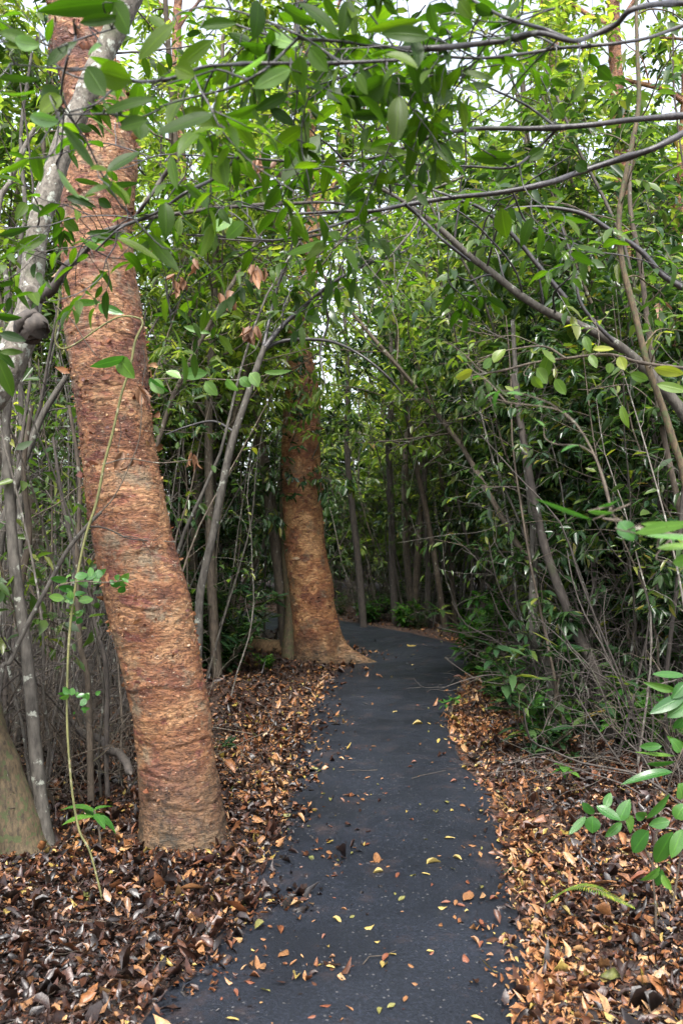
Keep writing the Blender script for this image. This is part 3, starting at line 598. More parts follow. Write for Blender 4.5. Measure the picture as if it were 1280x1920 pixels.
occupied = []
def region(px, D):
    if D > 14: return 'beyond the bend of the path' if px > 420 else 'far back in the wood on the left'
    if px < 330: return ('left of the leaning red barked tree, ' + ('in the front rows' if D < 6.5 else 'in the rows behind'))
    if px < 600: return 'between the two big red barked trees'
    if px < 900: return 'past the far end of the path'
    return 'right of the path, ' + ('in the front rows' if D < 6.5 else 'in the rows behind')
def ok_spot(x, y, m):
    if path_dist([[x, y]])[0] < m: return False
    if math.hypot(x - c1[1][0], y - c1[1][1]) < .5 or math.hypot(x - c2[1][0], y - c2[1][1]) < .6: return False
    return True
def scatter(pr, look, n, pxr, Dr, m=.3, sc=(.85, 1.2), seed=0, block=True, lean=.06, mind=.0, pw=1.0, sight=0, clear=None, rz=None):
    rd = random.Random(seed); got = 0; tries = 0; mine = []
    while got < n and tries < n * 40:
        tries += 1
        D = Dr[0] + (Dr[1] - Dr[0]) * rd.random() ** pw; px = rd.uniform(*pxr); x = gx(px, D)
        if not ok_spot(x, D, m): continue
        if block and D < 10.3 and 640 + (x - .0) / D * F > 440 - sight and 640 + x / D * F < 880 + sight: continue
        if block and D < 4.7 and -60 - sight < px < 470 + sight: continue
        if 428 < px < 556 and 8 < D < 19 and rd.random() < .88: continue
        if clear and clear[0] < px < clear[1]: continue
        if mind and any(math.hypot(x - a, D - b) < mind for a, b in mine): continue
        mine.append((x, D)); k = rd.randrange(len(pr)); got += 1
        lab = look[k % len(look)] + ' ' + region(px, D)
        place(pr[k], (x, D, Hs(x, D) - .01), (rd.gauss(0, lean), rd.gauss(0, lean), rd.uniform(0, 6.28) if rz is None else rz + rd.gauss(0, .45)), rd.uniform(*sc), lab, lab)

# ------------------------------------------------------------------ the wood, back to front
# far rows close the view
scatter(TA, ['tall light green tree', 'tall mid green tree', 'tall slender light green tree'], 56, (-500, 1780), (15, 31), .5, (.85, 1.25), 1, mind=1.2)
scatter(UN + UL, ['dark leaved multi stemmed tree', 'small leaved dark tree', 'large leaved dark tree', 'light green double stemmed tree', 'mid green double stemmed tree'], 28, (-300, 1600), (17, 28), .9, (.8, 1.1), 2, mind=.8)
scatter(BU, ['low dark leafy shrub', 'low light green shrub', 'high mid green shrub'], 46, (-300, 1600), (17, 32), .5, (.9, 1.5), 3, mind=.7)
# behind the bend
scatter(UN[:2] + UL, ['dark leaved multi stemmed tree', 'small leaved dark tree', 'light green double stemmed tree', 'mid green double stemmed tree'], 5, (560, 960), (13.4, 17), .7, (.75, 1.0), 4, mind=.7)
# between the two red trees, behind them
scatter(UN[:2] + UL, ['dark leaved multi stemmed tree', 'small leaved dark tree', 'light green double stemmed tree', 'mid green double stemmed tree'], 9, (240, 520), (10.9, 15), .7, (.8, 1.1), 5, mind=.8, clear=(430, 545))
# left
scatter(UL + UN[1:2], ['light green double stemmed tree', 'mid green double stemmed tree', 'small leaved dark tree'], 12, (-500, 170), (7.5, 15), .8, (.8, 1.05), 6, mind=1.0)
# right mass
scatter(UN, ['dark leaved multi stemmed tree', 'small leaved dark tree', 'large leaved dark tree'], 18, (960, 1500), (6.0, 9.8), .9, (.62, .92), 7, mind=.55)
scatter(UN + UL, ['dark leaved multi stemmed tree', 'small leaved dark tree', 'large leaved dark tree', 'light green double stemmed tree', 'mid green double stemmed tree'], 12, (960, 1500), (9.5, 14.5), .9, (.8, 1.05), 8, mind=.9)
# canopy reaching over the path
scatter(AR, ['arching light green tree', 'tall arching light green tree', 'arching mid green tree'], 11, (1180, 1800), (6.0, 12), 1.0, (.85, 1.1), 30, mind=.8, rz=math.pi - .3)
scatter(AR, ['arching light green tree', 'tall arching light green tree', 'arching mid green tree'], 8, (-600, 100), (7.5, 12), 1.0, (.85, 1.1), 31, mind=.8, rz=.3)
scatter(TA, ['tall light green tree', 'tall mid green tree', 'tall slender light green tree'], 9, (220, 540), (11, 15), .5, (.8, 1.0), 32, mind=.8, clear=(430, 545))
scatter(TA, ['tall light green tree', 'tall mid green tree', 'tall slender light green tree'], 12, (900, 1500), (10, 15), .8, (.8, 1.0), 33, mind=.9)
scatter(TA, ['tall light green tree', 'tall mid green tree', 'tall slender light green tree'], 4, (600, 900), (13.5, 16), .5, (.8, 1.0), 34, mind=.6)
scatter(TA, ['tall light green tree', 'tall mid green tree', 'tall slender light green tree'], 13, (-450, 240), (7.5, 15), .8, (.75, 1.0), 35, mind=.9)
scatter(RP_, ['dark broadleaf plant', 'fresh green broadleaf plant', 'tall dark broadleaf plant'], 14, (900, 1350), (5.6, 11), .35, (.8, 1.25), 36, mind=.45)
scatter(BT, ['nearly leafless dark twiggy tree', 'nearly leafless grey twiggy tree'], 9, (920, 1400), (6, 11), .8, (.8, 1.1), 40, mind=.6)
scatter(BT, ['nearly leafless dark twiggy tree', 'nearly leafless grey twiggy tree'], 6, (-200, 200), (6, 11), .8, (.8, 1.1), 41, mind=.6)
scatter(BT, ['nearly leafless dark twiggy tree', 'nearly leafless grey twiggy tree'], 9, (250, 900), (11.5, 15), .6, (.9, 1.25), 42, mind=.6)
scatter(BU, ['low dark leafy shrub', 'low light green shrub', 'high mid green shrub'], 14, (540, 930), (18, 26), .5, (1.4, 2.2), 50, mind=.8)
scatter(TA, ['tall light green tree', 'tall mid green tree', 'tall slender light green tree'], 10, (540, 900), (17.5, 24), .5, (.75, 1.0), 51, mind=.8)
scatter(BU, ['low dark leafy shrub', 'low light green shrub', 'high mid green shrub'], 7, (1010, 1350), (6.2, 9.5), 1.25, (.8, 1.15), 52, mind=.6)
scatter(AR, ['arching light green tree', 'tall arching light green tree', 'arching mid green tree'], 5, (1150, 1600), (9, 14), 1.0, (1.0, 1.3), 53, mind=.8, rz=math.pi)
scatter(TA, ['tall light green tree', 'tall mid green tree', 'tall slender light green tree'], 6, (235, 425), (8.8, 13), .5, (.85, 1.0), 60, mind=.7)
# stems
scatter(ST + SB, ['thin brown sapling', 'thin grey sapling', 'thin dark sapling', 'thin pale sapling', 'bare grey sapling', 'bare dark crooked sapling', 'bare brown sapling'], 75, (-260, 270), (4.9, 11), .5, (.7, 1.15), 10, mind=.13, lean=.14, pw=1.2)
scatter(SB, ['bare grey sapling', 'bare dark crooked sapling', 'bare brown sapling'], 40, (-200, 240), (4.8, 7.5), .5, (.6, 1.0), 11, mind=.1, lean=.2)
scatter(ST + SB, ['thin brown sapling', 'thin grey sapling', 'thin dark sapling', 'thin pale sapling', 'bare grey sapling', 'bare dark crooked sapling', 'bare brown sapling'], 34, (270, 540), (7.5, 14), .5, (.7, 1.1), 12, mind=.15, lean=.1)
scatter(ST + SB, ['thin brown sapling', 'thin grey sapling', 'thin dark sapling', 'thin pale sapling', 'bare grey sapling', 'bare dark crooked sapling', 'bare brown sapling'], 60, (560, 1000), (12.5, 20), .35, (.8, 1.2), 13, mind=.15, lean=.1)
scatter(ST + SB, ['thin brown sapling', 'thin grey sapling', 'thin dark sapling', 'thin pale sapling', 'bare grey sapling', 'bare dark crooked sapling', 'bare brown sapling'], 62, (930, 1500), (5.2, 12), .7, (.7, 1.15), 14, mind=.13, lean=.15, pw=1.2)
scatter(BR, ['bare brown twiggy bush', 'bare dark twiggy bush'], 34, (1000, 1500), (4.8, 10), .8, (.7, 1.1), 15, mind=.3, lean=.2)
scatter(BR, ['bare brown twiggy bush', 'bare dark twiggy bush'], 26, (-250, 230), (4.9, 9), .5, (.6, 1.0), 16, mind=.3, lean=.2)
scatter(BR, ['bare brown twiggy bush', 'bare dark twiggy bush'], 10, (280, 900), (12, 18), .4, (.6, 1.0), 17, mind=.3)
scatter(BU, ['low dark leafy shrub', 'low light green shrub', 'high mid green shrub'], 9, (990, 1500), (6.8, 12), 1.0, (.6, .95), 18, mind=.6)
scatter(BU, ['low dark leafy shrub', 'low light green shrub', 'high mid green shrub'], 6, (-400, 120), (8, 13), .7, (.6, .9), 19, mind=.7)
scatter(RP_, ['dark broadleaf plant', 'fresh green broadleaf plant', 'tall dark broadleaf plant'], 26, (540, 1000), (12.3, 17.5), .25, (.6, 1.0), 20, mind=.25)
scatter(RP_, ['dark broadleaf plant', 'fresh green broadleaf plant', 'tall dark broadleaf plant'], 9, (300, 440), (9, 13.5), .4, (.8, 1.3), 21, mind=.3)
scatter(SD, ['tiny green seedling', 'tiny dark seedling', 'small green seedling'], 16, (930, 1180), (5, 9.5), .3, (.8, 1.3), 22, mind=.2)

def put(pr, x, y, sc, rz, label, tilt=(0, 0)):
    return place(pr, (x, y, Hs(x, y)), (tilt[0], tilt[1], rz), sc, label)
for px, py, k, sc, rz, lb in ((905, 1262, 1, 1.6, .3, 'fresh green broadleaf plant at the right edge of the path where it bends'), (965, 1275, 0, 1.5, 2, 'dark broadleaf plant beside the bright green one at the right path edge'),
        (940, 1222, 1, 1.7, 4, 'fresh green broadleaf plant behind the bright one at the right path edge'), (925, 1310, 1, .9, 1.2, 'low fresh green plant in the tan litter right of the path'),
        (428, 1268, 2, .95, 1.0, 'dark glossy broadleaf plant beside the fallen log'), (415, 1275, 0, 1.5, 3.0, 'dark broadleaf plant tight against the leaning red tree'), (500, 1256, 1, .45, 5, 'small green plant sprouting below the fallen log'),
        (395, 1235, 2, 1.4, .2, 'tall dark broadleaf plant behind the leaning red tree'), (400, 1225, 2, 1.7, 2.2, 'tallest dark broadleaf plant behind the leaning red tree'), (690, 1168, 1, .9, 2.5, 'fresh green plant on the far edge of the bend')):
    q_ = G(px, py); put(RP_[k], q_[0], q_[1], sc, rz, lb)
for px, py, k, sc, rz, lb in ((190, 1590, 0, 1.5, .4, 'bright green seedling with long leaves left of the big leaning trunk'), (843, 1338, 2, 1.0, 1.4, 'small bright green seedling growing on the right path edge'), (430, 1420, 1, 1.2, .4, 'tiny seedling in the litter right of the leaning trunk'),
        (1010, 1440, 1, 1.3, .9, 'tiny seedling in the dark litter right of the path'), (957, 1642, 1, .5, 0, 'tiniest green seedling on the right path edge')):
    q_ = G(px, py); put(SD[k], q_[0], q_[1], sc, rz, lb)

# ------------------------------------------------------------------ single stems one can follow in the photograph
def stem(name, label, cat, rows, D, mtl, k=8, n=60, rough=.08, dD=0.0, ground=False, part='trunk', group=None, kids=()):
    """rows: (px, py, width px) from base to tip; D may run from D to D+dD"""
    m = len(rows); pts, rad = [], []
    for i, (px, py, wd) in enumerate(rows):
        d_ = D + dD * i / (m - 1); pts.append(P(px, py, d_)); rad.append(wd / F * d_ / 2)
    if ground: pts[0][2] = min(pts[0][2], Hs(pts[0][0], pts[0][1]) - .03)
    c = spline(pts, n); r = np.interp(np.linspace(0, 1, n), np.linspace(0, 1, m), rad) * (.6 if cat == 'vine' else .68 if name in ('bent_tree',) or 'blotchy' in label else 1)
    lowz = ground
    o = empty(name, (c[0][0], c[0][1], 0 if lowz else c[0][2])); tag(o, label, cat, group)
    mb = MB(); rr = r * (1 + rough * (vnoise(c * 14, 5) - .5) * 2); tube(mb, c - np.array(o.location), rr, k)
    mb.obj(part, mtl, o); return o, c, r
def offshoots(o, c, n, seed, mtl, leafmat, L=.5, Lf=.09, nleaf=6, t0=.2, r0=.004, tm=MEDT, lv=1, wr=.38, up=0.0, names=('twigs', 'foliage'), hang=.3):
    rg = np.random.default_rng(seed); wo_, ac = MB(), Acc(); off = np.array(o.location)
    sp_ = dict(levels=lv, wob=[.2, .25, .2], up=[up, 0, 0], nb=[4, 3], t0=[.2, .2], ang=[(30, 60), (30, 60)], ratio=[.5, .5], nleaf=nleaf, L=Lf, hang=hang, rr=.55, taper=.5)
    for i in range(n):
        f = int((t0 + (1 - t0) * (i + rg.random()) / n) * (len(c) - 2)); f = min(f, len(c) - 2); tg = c[f + 1] - c[f]; tg /= np.linalg.norm(tg)
        s_ = np.cross(tg, rg.normal(0, 1, 3)); s_ /= np.linalg.norm(s_)
        grow(wo_, ac, rg, c[f] - off, tg * .7 + s_, L * rg.uniform(.5, 1.2), r0, 0, sp_)
        wo_.obj('twig', mtl, o); wo_ = MB()
    if ac.p: lm = MB(); ac.build(lm, tm, wr, rg=rg); lm.obj(names[1], leafmat, o)

# grey lichened tree crossing the big trunk, with a sawn stub and a bulging old wound
o, c, r = stem('lichened_tree', 'grey lichen spotted leaning tree with a sawn stub, crossing the big red trunk', 'tree',
     [(-220, 1250, 130), (-150, 1000, 100), (-60, 800, 76), (8, 700, 64), (36, 640, 58), (54, 585, 48), (62, 510, 42), (72, 430, 42), (95, 350, 44), (125, 260, 43), (165, 170, 42), (205, 80, 42), (250, -10, 40), (300, -120, 44), (340, -260, 40)], 3.55, M['lichen_bark'], k=20, n=140, rough=.12, dD=.25, ground=True)
mb = MB(); off = np.array(o.location)
q = spline([P(48, 600, 3.5), P(58, 612, 3.44), P(66, 628, 3.42), P(72, 640, 3.44)], 16); tube(mb, q + rng.normal(0, .005, (16, 3)) - off, [.02, .04, .05, .056, .060, .062, .062, .060, .058, .054, .050, .044, .036, .026, .014, .003], 14)
mb.v[0] += (fbm(mb.v[0] * 22, 3, 4)[:, None] - .44) * .05; mb.obj('burl', M['dark_bark'], o)
mb = MB(); q0 = P(64, 552, 3.62); q1 = P(60, 546, 3.47); tube(mb, np.array([q0, q1, q1 + (q1 - q0) * .02, q1 + (q1 - q0) * .03]) - off, [.03, .027, .02, .001], 14); mb.obj('sawn_stub', M['pale_bark'], o, smooth=False)
mb = MB(); tube(mb, spline([P(75, 560, 3.5), P(105, 535, 3.45), P(125, 500, 3.4), P(150, 480, 3.38), P(190, 440, 3.3), P(225, 425, 3.25)], 40) - off, np.linspace(.022, .009, 40) * (1 + .25 * rng.random(40)), 8); mb.obj('branch', M['dark_bark'], o)
offshoots(o, c[60:], 7, 5, M['dark_bark'], M['leaf_near'], .5, .09, 6, 0, .005, HI)
mb = MB(); lf_ = [(-10, 590, 40, 600, 14, 2.6), (0, 660, 45, 660, 12, 2.6), (0, 625, 50, 640, 18, 2.6), (-5, 670, 25, 745, 26, 2.55), (-10, 655, 30, 690, 20, 2.6)]
def px_leaves(mb, lst, off, tmpl=HI5, Dj=.12, seed=0, scale=1.0, droop=.2):
    """leaves measured off the photograph: base px, tip px, width px, distance; each tilts in depth"""
    rg = np.random.default_rng(seed)
    for (bx, by, tx, ty, wd, D) in lst:
        a = P(bx, by, D); dz = rg.uniform(-.5, .5); Lp = math.hypot(tx - bx, ty - by) / F * D; wd = wd * 1.12
        b = P(tx, ty, D + Lp * dz); d = b - a; L = np.linalg.norm(d)
        view = a - np.array([0, 0, CAMZ]); nn = -view / np.linalg.norm(view) + rg.normal(0, .35, 3) + np.array([0, 0, rg.choice([-.6, .4])])
        W = wd / F * D * rg.uniform(.85, 1.1)
        leaves(mb, a - off, d, nn, L, W, tmpl, fold=rg.normal(.25, .12), droop=rg.normal(droop * .5, .15), twist=.25, wave=.02, rg=rg)
px_leaves(mb, lf_, off, Dj=0); mb.obj('foliage', M['leaf_near'], o)

# curved sapling, pale below and dark above, forking over the path
o, c, r = stem('curved_sapling', 'curved sapling, pale grey below and dark above, forking between the two red trees', 'sapling',
     [(374, 1330, 20), (370, 1250, 18), (372, 1200, 17), (376, 1110, 15), (400, 1000, 14), (415, 920, 14), (435, 830, 13), (458, 760, 13), (478, 700, 12), (496, 650, 11)], 6.6, M['grey_bark'], ground=True, n=80)
off = np.array(o.location); D_ = 6.6
for pr_ in ([(496, 652, 12), (530, 610, 10), (570, 575, 9), (600, 548, 8), (640, 520, 7), (700, 490, 6), (760, 470, 4), (800, 440, 3)], [(496, 655, 9), (520, 642, 8), (560, 636, 7), (620, 640, 6), (670, 662, 5), (720, 700, 4), (760, 745, 3)], [(492, 660, 9), (505, 600, 7), (520, 540, 6), (545, 470, 5), (560, 400, 4), (600, 330, 3)], [(440, 810, 6), (400, 790, 5), (350, 800, 4), (310, 815, 3)], [(600, 548, 6), (615, 600, 5), (600, 660, 4), (610, 720, 3)]):
    mb = MB(); cc = spline([P(a, b, D_ + .15 * math.sin(i)) for i, (a, b, w_) in enumerate(pr_)], 36); tube(mb, cc - off, np.interp(np.linspace(0, 1, 36), np.linspace(0, 1, len(pr_)), [w_ for *_, w_ in pr_]) / F * D_ / 2, 6)
    mb.obj('branch', M['wet_bark'], o)
offshoots(o, np.array(spline([P(496, 652, 6.6), P(570, 575, 6.6), P(640, 520, 6.6), P(760, 470, 6.6)], 40)), 12, 31, M['wet_bark'], M['leaf_mid'], .8, .12, 7, 0, .006)

def simple(label, rows, D, mtl, nm='sapling', cat='sapling', n_off=5, seed=1, leafm='leaf_mid', nleaf=5, dD=0.0, Lo=.5, **kw):
    o, c, r = stem(nm, label, cat, rows, D, M[mtl], ground=True, dD=dD, **kw)
    if n_off: offshoots(o, c, n_off, seed, M[mtl], M[leafm], Lo, .10, nleaf, .3, .005)
    return o
# left group
simple('stout mossy tawny tree stump root cut off by the lower left corner of view', [(40, 1640, 190), (28, 1600, 130), (5, 1500, 104), (-25, 1400, 92), (-60, 1250, 84), (-100, 1000, 80), (-150, 700, 70)], 4.3, 'mossy_bark', 'leaning_tree', 'tree', 0, k=18)
simple('pale grey green sapling rising beside the stout mossy trunk at far left', [(95, 1612, 34), (82, 1540, 28), (70, 1440, 25), (58, 1300, 23), (48, 1200, 22), (30, 1080, 22), (20, 960, 20), (12, 800, 16), (25, 650, 12), (10, 500, 9)], 4.35, 'grey_bark', seed=41)
simple('olive brown sapling standing just right of the pale grey one at far left', [(62, 1600, 22), (66, 1435, 18), (60, 1310, 17), (45, 1200, 16), (40, 1100, 14), (55, 1000, 12), (45, 880, 10), (60, 760, 8)], 4.6, 'brown_bark', seed=42)
simple('slanting grey sapling whose top reaches the big red trunk at half height', [(-20, 1330, 20), (-10, 1150, 18), (0, 1020, 17), (20, 940, 16), (42, 875, 15), (75, 790, 13), (100, 745, 12), (126, 705, 10)], 5.2, 'grey_bark', seed=43, n_off=2)
simple('thin grey stick slanting down from the big red trunk to the left', [(-30, 1400, 9), (0, 1282, 9), (20, 1240, 9), (50, 1175, 9), (90, 1100, 8), (125, 1035, 8), (165, 985, 7), (190, 960, 6)], 4.1, 'grey_bark', seed=44, n_off=2, nleaf=0)
simple('upright brown sapling half way between the corner stump and the big red trunk', [(172, 1560, 14), (170, 1435, 13), (165, 1280, 12), (150, 1200, 11), (145, 1050, 9), (150, 900, 8), (130, 760, 6)], 4.9, 'brown_bark', seed=45)
simple('upright dark sapling closest to the left side of the big red trunk', [(206, 1545, 10), (200, 1435, 9), (200, 1260, 9), (180, 1175, 8), (150, 1080, 8), (120, 950, 7), (100, 820, 5)], 5.0, 'dark_bark', seed=46)
simple('pale sapling bowing out from behind the lichened tree at upper left', [(-30, 1500, 16), (0, 1100, 14), (-10, 800, 12), (-5, 420, 11), (20, 340, 11), (45, 280, 10), (66, 240, 8)], 5.5, 'pale_bark', seed=47, leafm='leaf_light')
simple('grey sapling climbing past the left side of the lichened tree', [(30, 1540, 14), (35, 1200, 12), (40, 800, 10), (38, 480, 9), (48, 400, 8), (40, 250, 7), (60, 100, 5)], 6.0, 'grey_bark', seed=48, leafm='leaf_light')
# between the trees
simple('brownish sapling leaning against the left side of the upright red tree', [(545, 1262, 30), (528, 1100, 26), (515, 1000, 24), (500, 900, 22), (488, 820, 20), (470, 650, 16), (480, 500, 12)], 10.9, 'brown_bark', seed=49, n_off=6, Lo=.9)
simple('dark straight sapling standing first right of the upright red tree beyond the path', [(682, 1166, 15), (672, 1060, 13), (660, 950, 12), (650, 830, 11), (652, 700, 9), (640, 500, 7)], 14.5, 'dark_bark', seed=50, n_off=6, Lo=.9)
simple('dark straight sapling standing second right of the upright red tree beyond the path', [(742, 1158, 15), (735, 1050, 13), (733, 950, 13), (728, 830, 12), (735, 700, 10), (720, 500, 7)], 15, 'dark_bark', seed=51, n_off=6, Lo=.9)
simple('slim dark sapling third right of the upright red tree beyond the path', [(800, 1165, 13), (802, 1050, 11), (795, 900, 10), (800, 760, 8)], 14.6, 'dark_bark', seed=52, n_off=5, Lo=.9)
# right group
simple('pale crooked sapling kinked near its foot, right of the bend', [(1040, 1390, 20), (1036, 1320, 19), (1025, 1240, 19), (1000, 1190, 18), (999, 1100, 17), (1000, 1000, 16), (990, 900, 15), (970, 750, 12), (960, 600, 8)], 6.6, 'grey_bark', seed=53, leafm='leaf_dark', nleaf=7, n_off=8, Lo=.8)
simple('dark slanting trunk leaning left across the thicket right of the path', [(1150, 1400, 26), (1120, 1270, 22), (1082, 1190, 20), (1050, 1110, 18), (1025, 1040, 17), (1005, 960, 16), (985, 850, 14), (960, 700, 10)], 6.4, 'dark_bark', seed=54, leafm='leaf_dark', nleaf=7, n_off=8, Lo=.8)
simple('long blotchy sapling winding up the right side to the very top', [(1330, 1450, 24), (1310, 1100, 22), (1282, 900, 20), (1262, 830, 20), (1240, 760, 19), (1212, 680, 18), (1186, 575, 17), (1165, 490, 16), (1160, 400, 15), (1178, 300, 14), (1196, 200, 13), (1194, 100, 11), (1192, -10, 9), (1200, -150, 6)], 4.6, 'mossy_bark', seed=55, n_off=7, k=10)
simple('dark sapling standing just right of the long blotchy one', [(1330, 1420, 20), (1300, 1100, 18), (1240, 800, 16), (1215, 620, 15), (1200, 500, 14), (1180, 380, 12), (1185, 250, 9)], 5.6, 'brown_bark', seed=56, n_off=8, Lo=.7, leafm='leaf_dark')
simple('thin straight dark sapling in the middle of the right thicket', [(1118, 1380, 11), (1115, 1200, 10), (1112, 1060, 9), (1105, 900, 8), (1110, 700, 6)], 6.9, 'dark_bark', seed=57, leafm='leaf_dark')
simple('lichened mossy trunk beside the close pair of red trees at right', [(1290, 1330, 44), (1262, 1150, 36), (1268, 1060, 34), (1290, 950, 30)], 7.4, 'mossy_bark', 'mossy_tree', 'tree', 0)
# bent limb coming over the path from the right
o, c, r = stem('bent_tree', 'bent grey tree reaching diagonally over the thicket from right towards the upper middle', 'tree',
     [(1420, 1420, 40), (1400, 1150, 36), (1340, 900, 34), (1290, 790, 32), (1230, 715, 30), (1180, 665, 28), (1135, 634, 27), (1080, 608, 25), (1020, 582, 23), (970, 550, 22), (920, 510, 20), (880, 480, 18), (820, 425, 16), (775, 392, 13), (740, 368, 10), (690, 340, 8), (640, 300, 5)], 5.4, M['grey_bark'], k=14, n=150, ground=True, dD=-.5)
offshoots(o, c[70:], 16, 61, M['wet_bark'], M['leaf_mid'], .9, .11, 6, 0, .007)
mb = MB(); off = np.array(o.location)
for pr_ in ([(1060, 560, 10), (1010, 500, 9), (960, 440, 8), (900, 390, 7), (840, 370, 5)], [(1280, 540, 12), (1240, 515, 11), (1200, 470, 10), (1140, 430, 9), (1090, 400, 8), (1020, 388, 6), (960, 390, 4)], [(1150, 640, 8), (1110, 600, 7), (1085, 560, 6), (1075, 500, 5), (1050, 420, 4)]):
    cc = spline([P(a, b, 5.0) for a, b, _ in pr_], 30); tube(mb, cc - off, np.interp(np.linspace(0, 1, 30), np.linspace(0, 1, len(pr_)), [w_ for *_, w_ in pr_]) / F * 5 / 2, 6)
mb.obj('branch', M['wet_bark'], o)

# fallen wood
def log(label, rows, Dz, mtl, name='fallen_log', cat='log', k=12):
    pts = []
    for px, py, wd in rows: q_ = G(px, py, Dz); pts.append(q_)
    rad = [wd / F * q_[1] / 2 for (_, _, wd), q_ in zip(rows, pts)]
    o = empty(name, tuple(pts[0])); tag(o, label, cat); mb = MB(); c_ = spline(pts, 40); c_ = c_ + (vnoise(c_ * 6, 4) - .5)[:, None] * .03
    rd_ = np.interp(np.linspace(0, 1, 40), np.linspace(0, 1, len(rad)), rad) * (1 + .25 * (vnoise(c_ * 12, 3) - .5)); rd_[0] *= .1; rd_[-1] *= .1
    tube(mb, c_ - np.array(o.location), rd_, k); mb.obj('trunk', mtl, o)
log('tawny fallen log lying behind the foot of the upright red tree', [(440, 1206, 26), (475, 1208, 30), (510, 1213, 32), (556, 1220, 32)], .12, M['log_bark'])
log('short broken branch lying at the lower right edge of the litter', [(1228, 1816, 10), (1250, 1800, 12), (1285, 1775, 13), (1340, 1740, 14)], .05, M['vine_bark'], 'fallen_branch', 'branch')
log('dark fallen branch sloping through the stems left of the big red trunk', [(60, 1296, 12), (110, 1330, 14), (165, 1378, 14), (205, 1400, 15), (250, 1450, 16)], .35, M['dark_bark'], 'fallen_branch', 'branch')
log('pale fallen branch lying in the twiggy thicket beside the slanting dark trunk', [(1060, 1060, 5), (1120, 1050, 6), (1180, 1040, 6)], 1.0, M['pale_bark'], 'fallen_branch', 'branch') if False else None

# climbing vine in front of the big trunk
o, c, r = stem('climbing_vine', 'thin yellow green vine looping up in front of the big leaning trunk', 'vine',
     [(196, 1645, 6), (170, 1600, 6), (150, 1560, 7), (138, 1500, 7), (130, 1420, 7), (126, 1330, 7), (130, 1200, 8), (142, 1100, 8), (160, 1010, 8), (182, 940, 9), (196, 870, 9), (212, 810, 8), (228, 740, 8), (244, 690, 8), (254, 640, 8), (268, 605, 7), (250, 594, 6), (222, 595, 6), (190, 612, 6), (150, 640, 6), (120, 654, 6), (104, 640, 6), (108, 600, 5), (112, 540, 5)], 3.75, M['vine_bark'], k=7, n=180, part='stem', ground=True)
off = np.array(o.location); mb = MB()
vl = [(240, 670, 170, 690, 22, 3.6), (222, 668, 248, 710, 30, 3.6), (280, 710, 305, 740, 18, 3.6), (135, 567, 190, 568, 14, 3.6), (186, 570, 200, 590, 14, 3.6), (190, 575, 232, 588, 16, 3.6)]
px_leaves(mb, vl, off, seed=3)
for (cx_, cy_, n_, s_) in ((146, 1090, 9, 26), (130, 1120, 8, 26), (185, 1088, 7, 24), (225, 1090, 8, 22), (150, 1150, 5, 18), (158, 1300, 6, 26), (135, 1300, 5, 20), (150, 1330, 3, 14)):
    for j in range(n_):
        a_ = rng.uniform(0, 6.28); r_ = s_ * rng.uniform(.5, 1.3); bx, by = cx_ + rng.normal(0, s_ * .4), cy_ + rng.normal(0, s_ * .25)
        px_leaves(mb, [(bx, by, bx + r_ * math.cos(a_), by + r_ * .6 * math.sin(a_), r_ * .5, 3.7 + rng.normal(0, .05))], off, HI, seed=int(rng.integers(1e6)))
mb.obj('foliage', M['leaf_fresh'], o)
mb = MB()
for pr_ in ([(280, 712), (340, 709), (400, 711), (460, 712), (510, 700)], [(198, 870), (240, 860), (300, 868), (360, 862)], [(190, 960), (215, 930), (240, 880), (262, 820), (266, 740)], [(110, 1098), (150, 1090), (200, 1092), (255, 1085)], [(105, 575), (135, 600), (160, 640), (182, 668)]):
    mb = MB(); tube(mb, spline([P(a, b, 3.65) for a, b in pr_], 24) - off, np.linspace(.0034, .0018, 24), 5); mb.obj('tendril', M['brown_bark'], o)
mb = MB(); px_leaves(mb, [(285, 712, 305, 737, 24, 3.6), (312, 697, 340, 708, 20, 3.6), (340, 700, 390, 700, 26, 3.6), (385, 715, 405, 742, 22, 3.6), (425, 710, 445, 735, 26, 3.6), (450, 708, 470, 724, 18, 3.6), (468, 700, 490, 722, 26, 3.6), (495, 698, 545, 700, 9, 3.6), (345, 612, 395, 625, 12, 3.6)], off, seed=8)
mb.obj('pale_leaves', M['leaf_pale'], o)

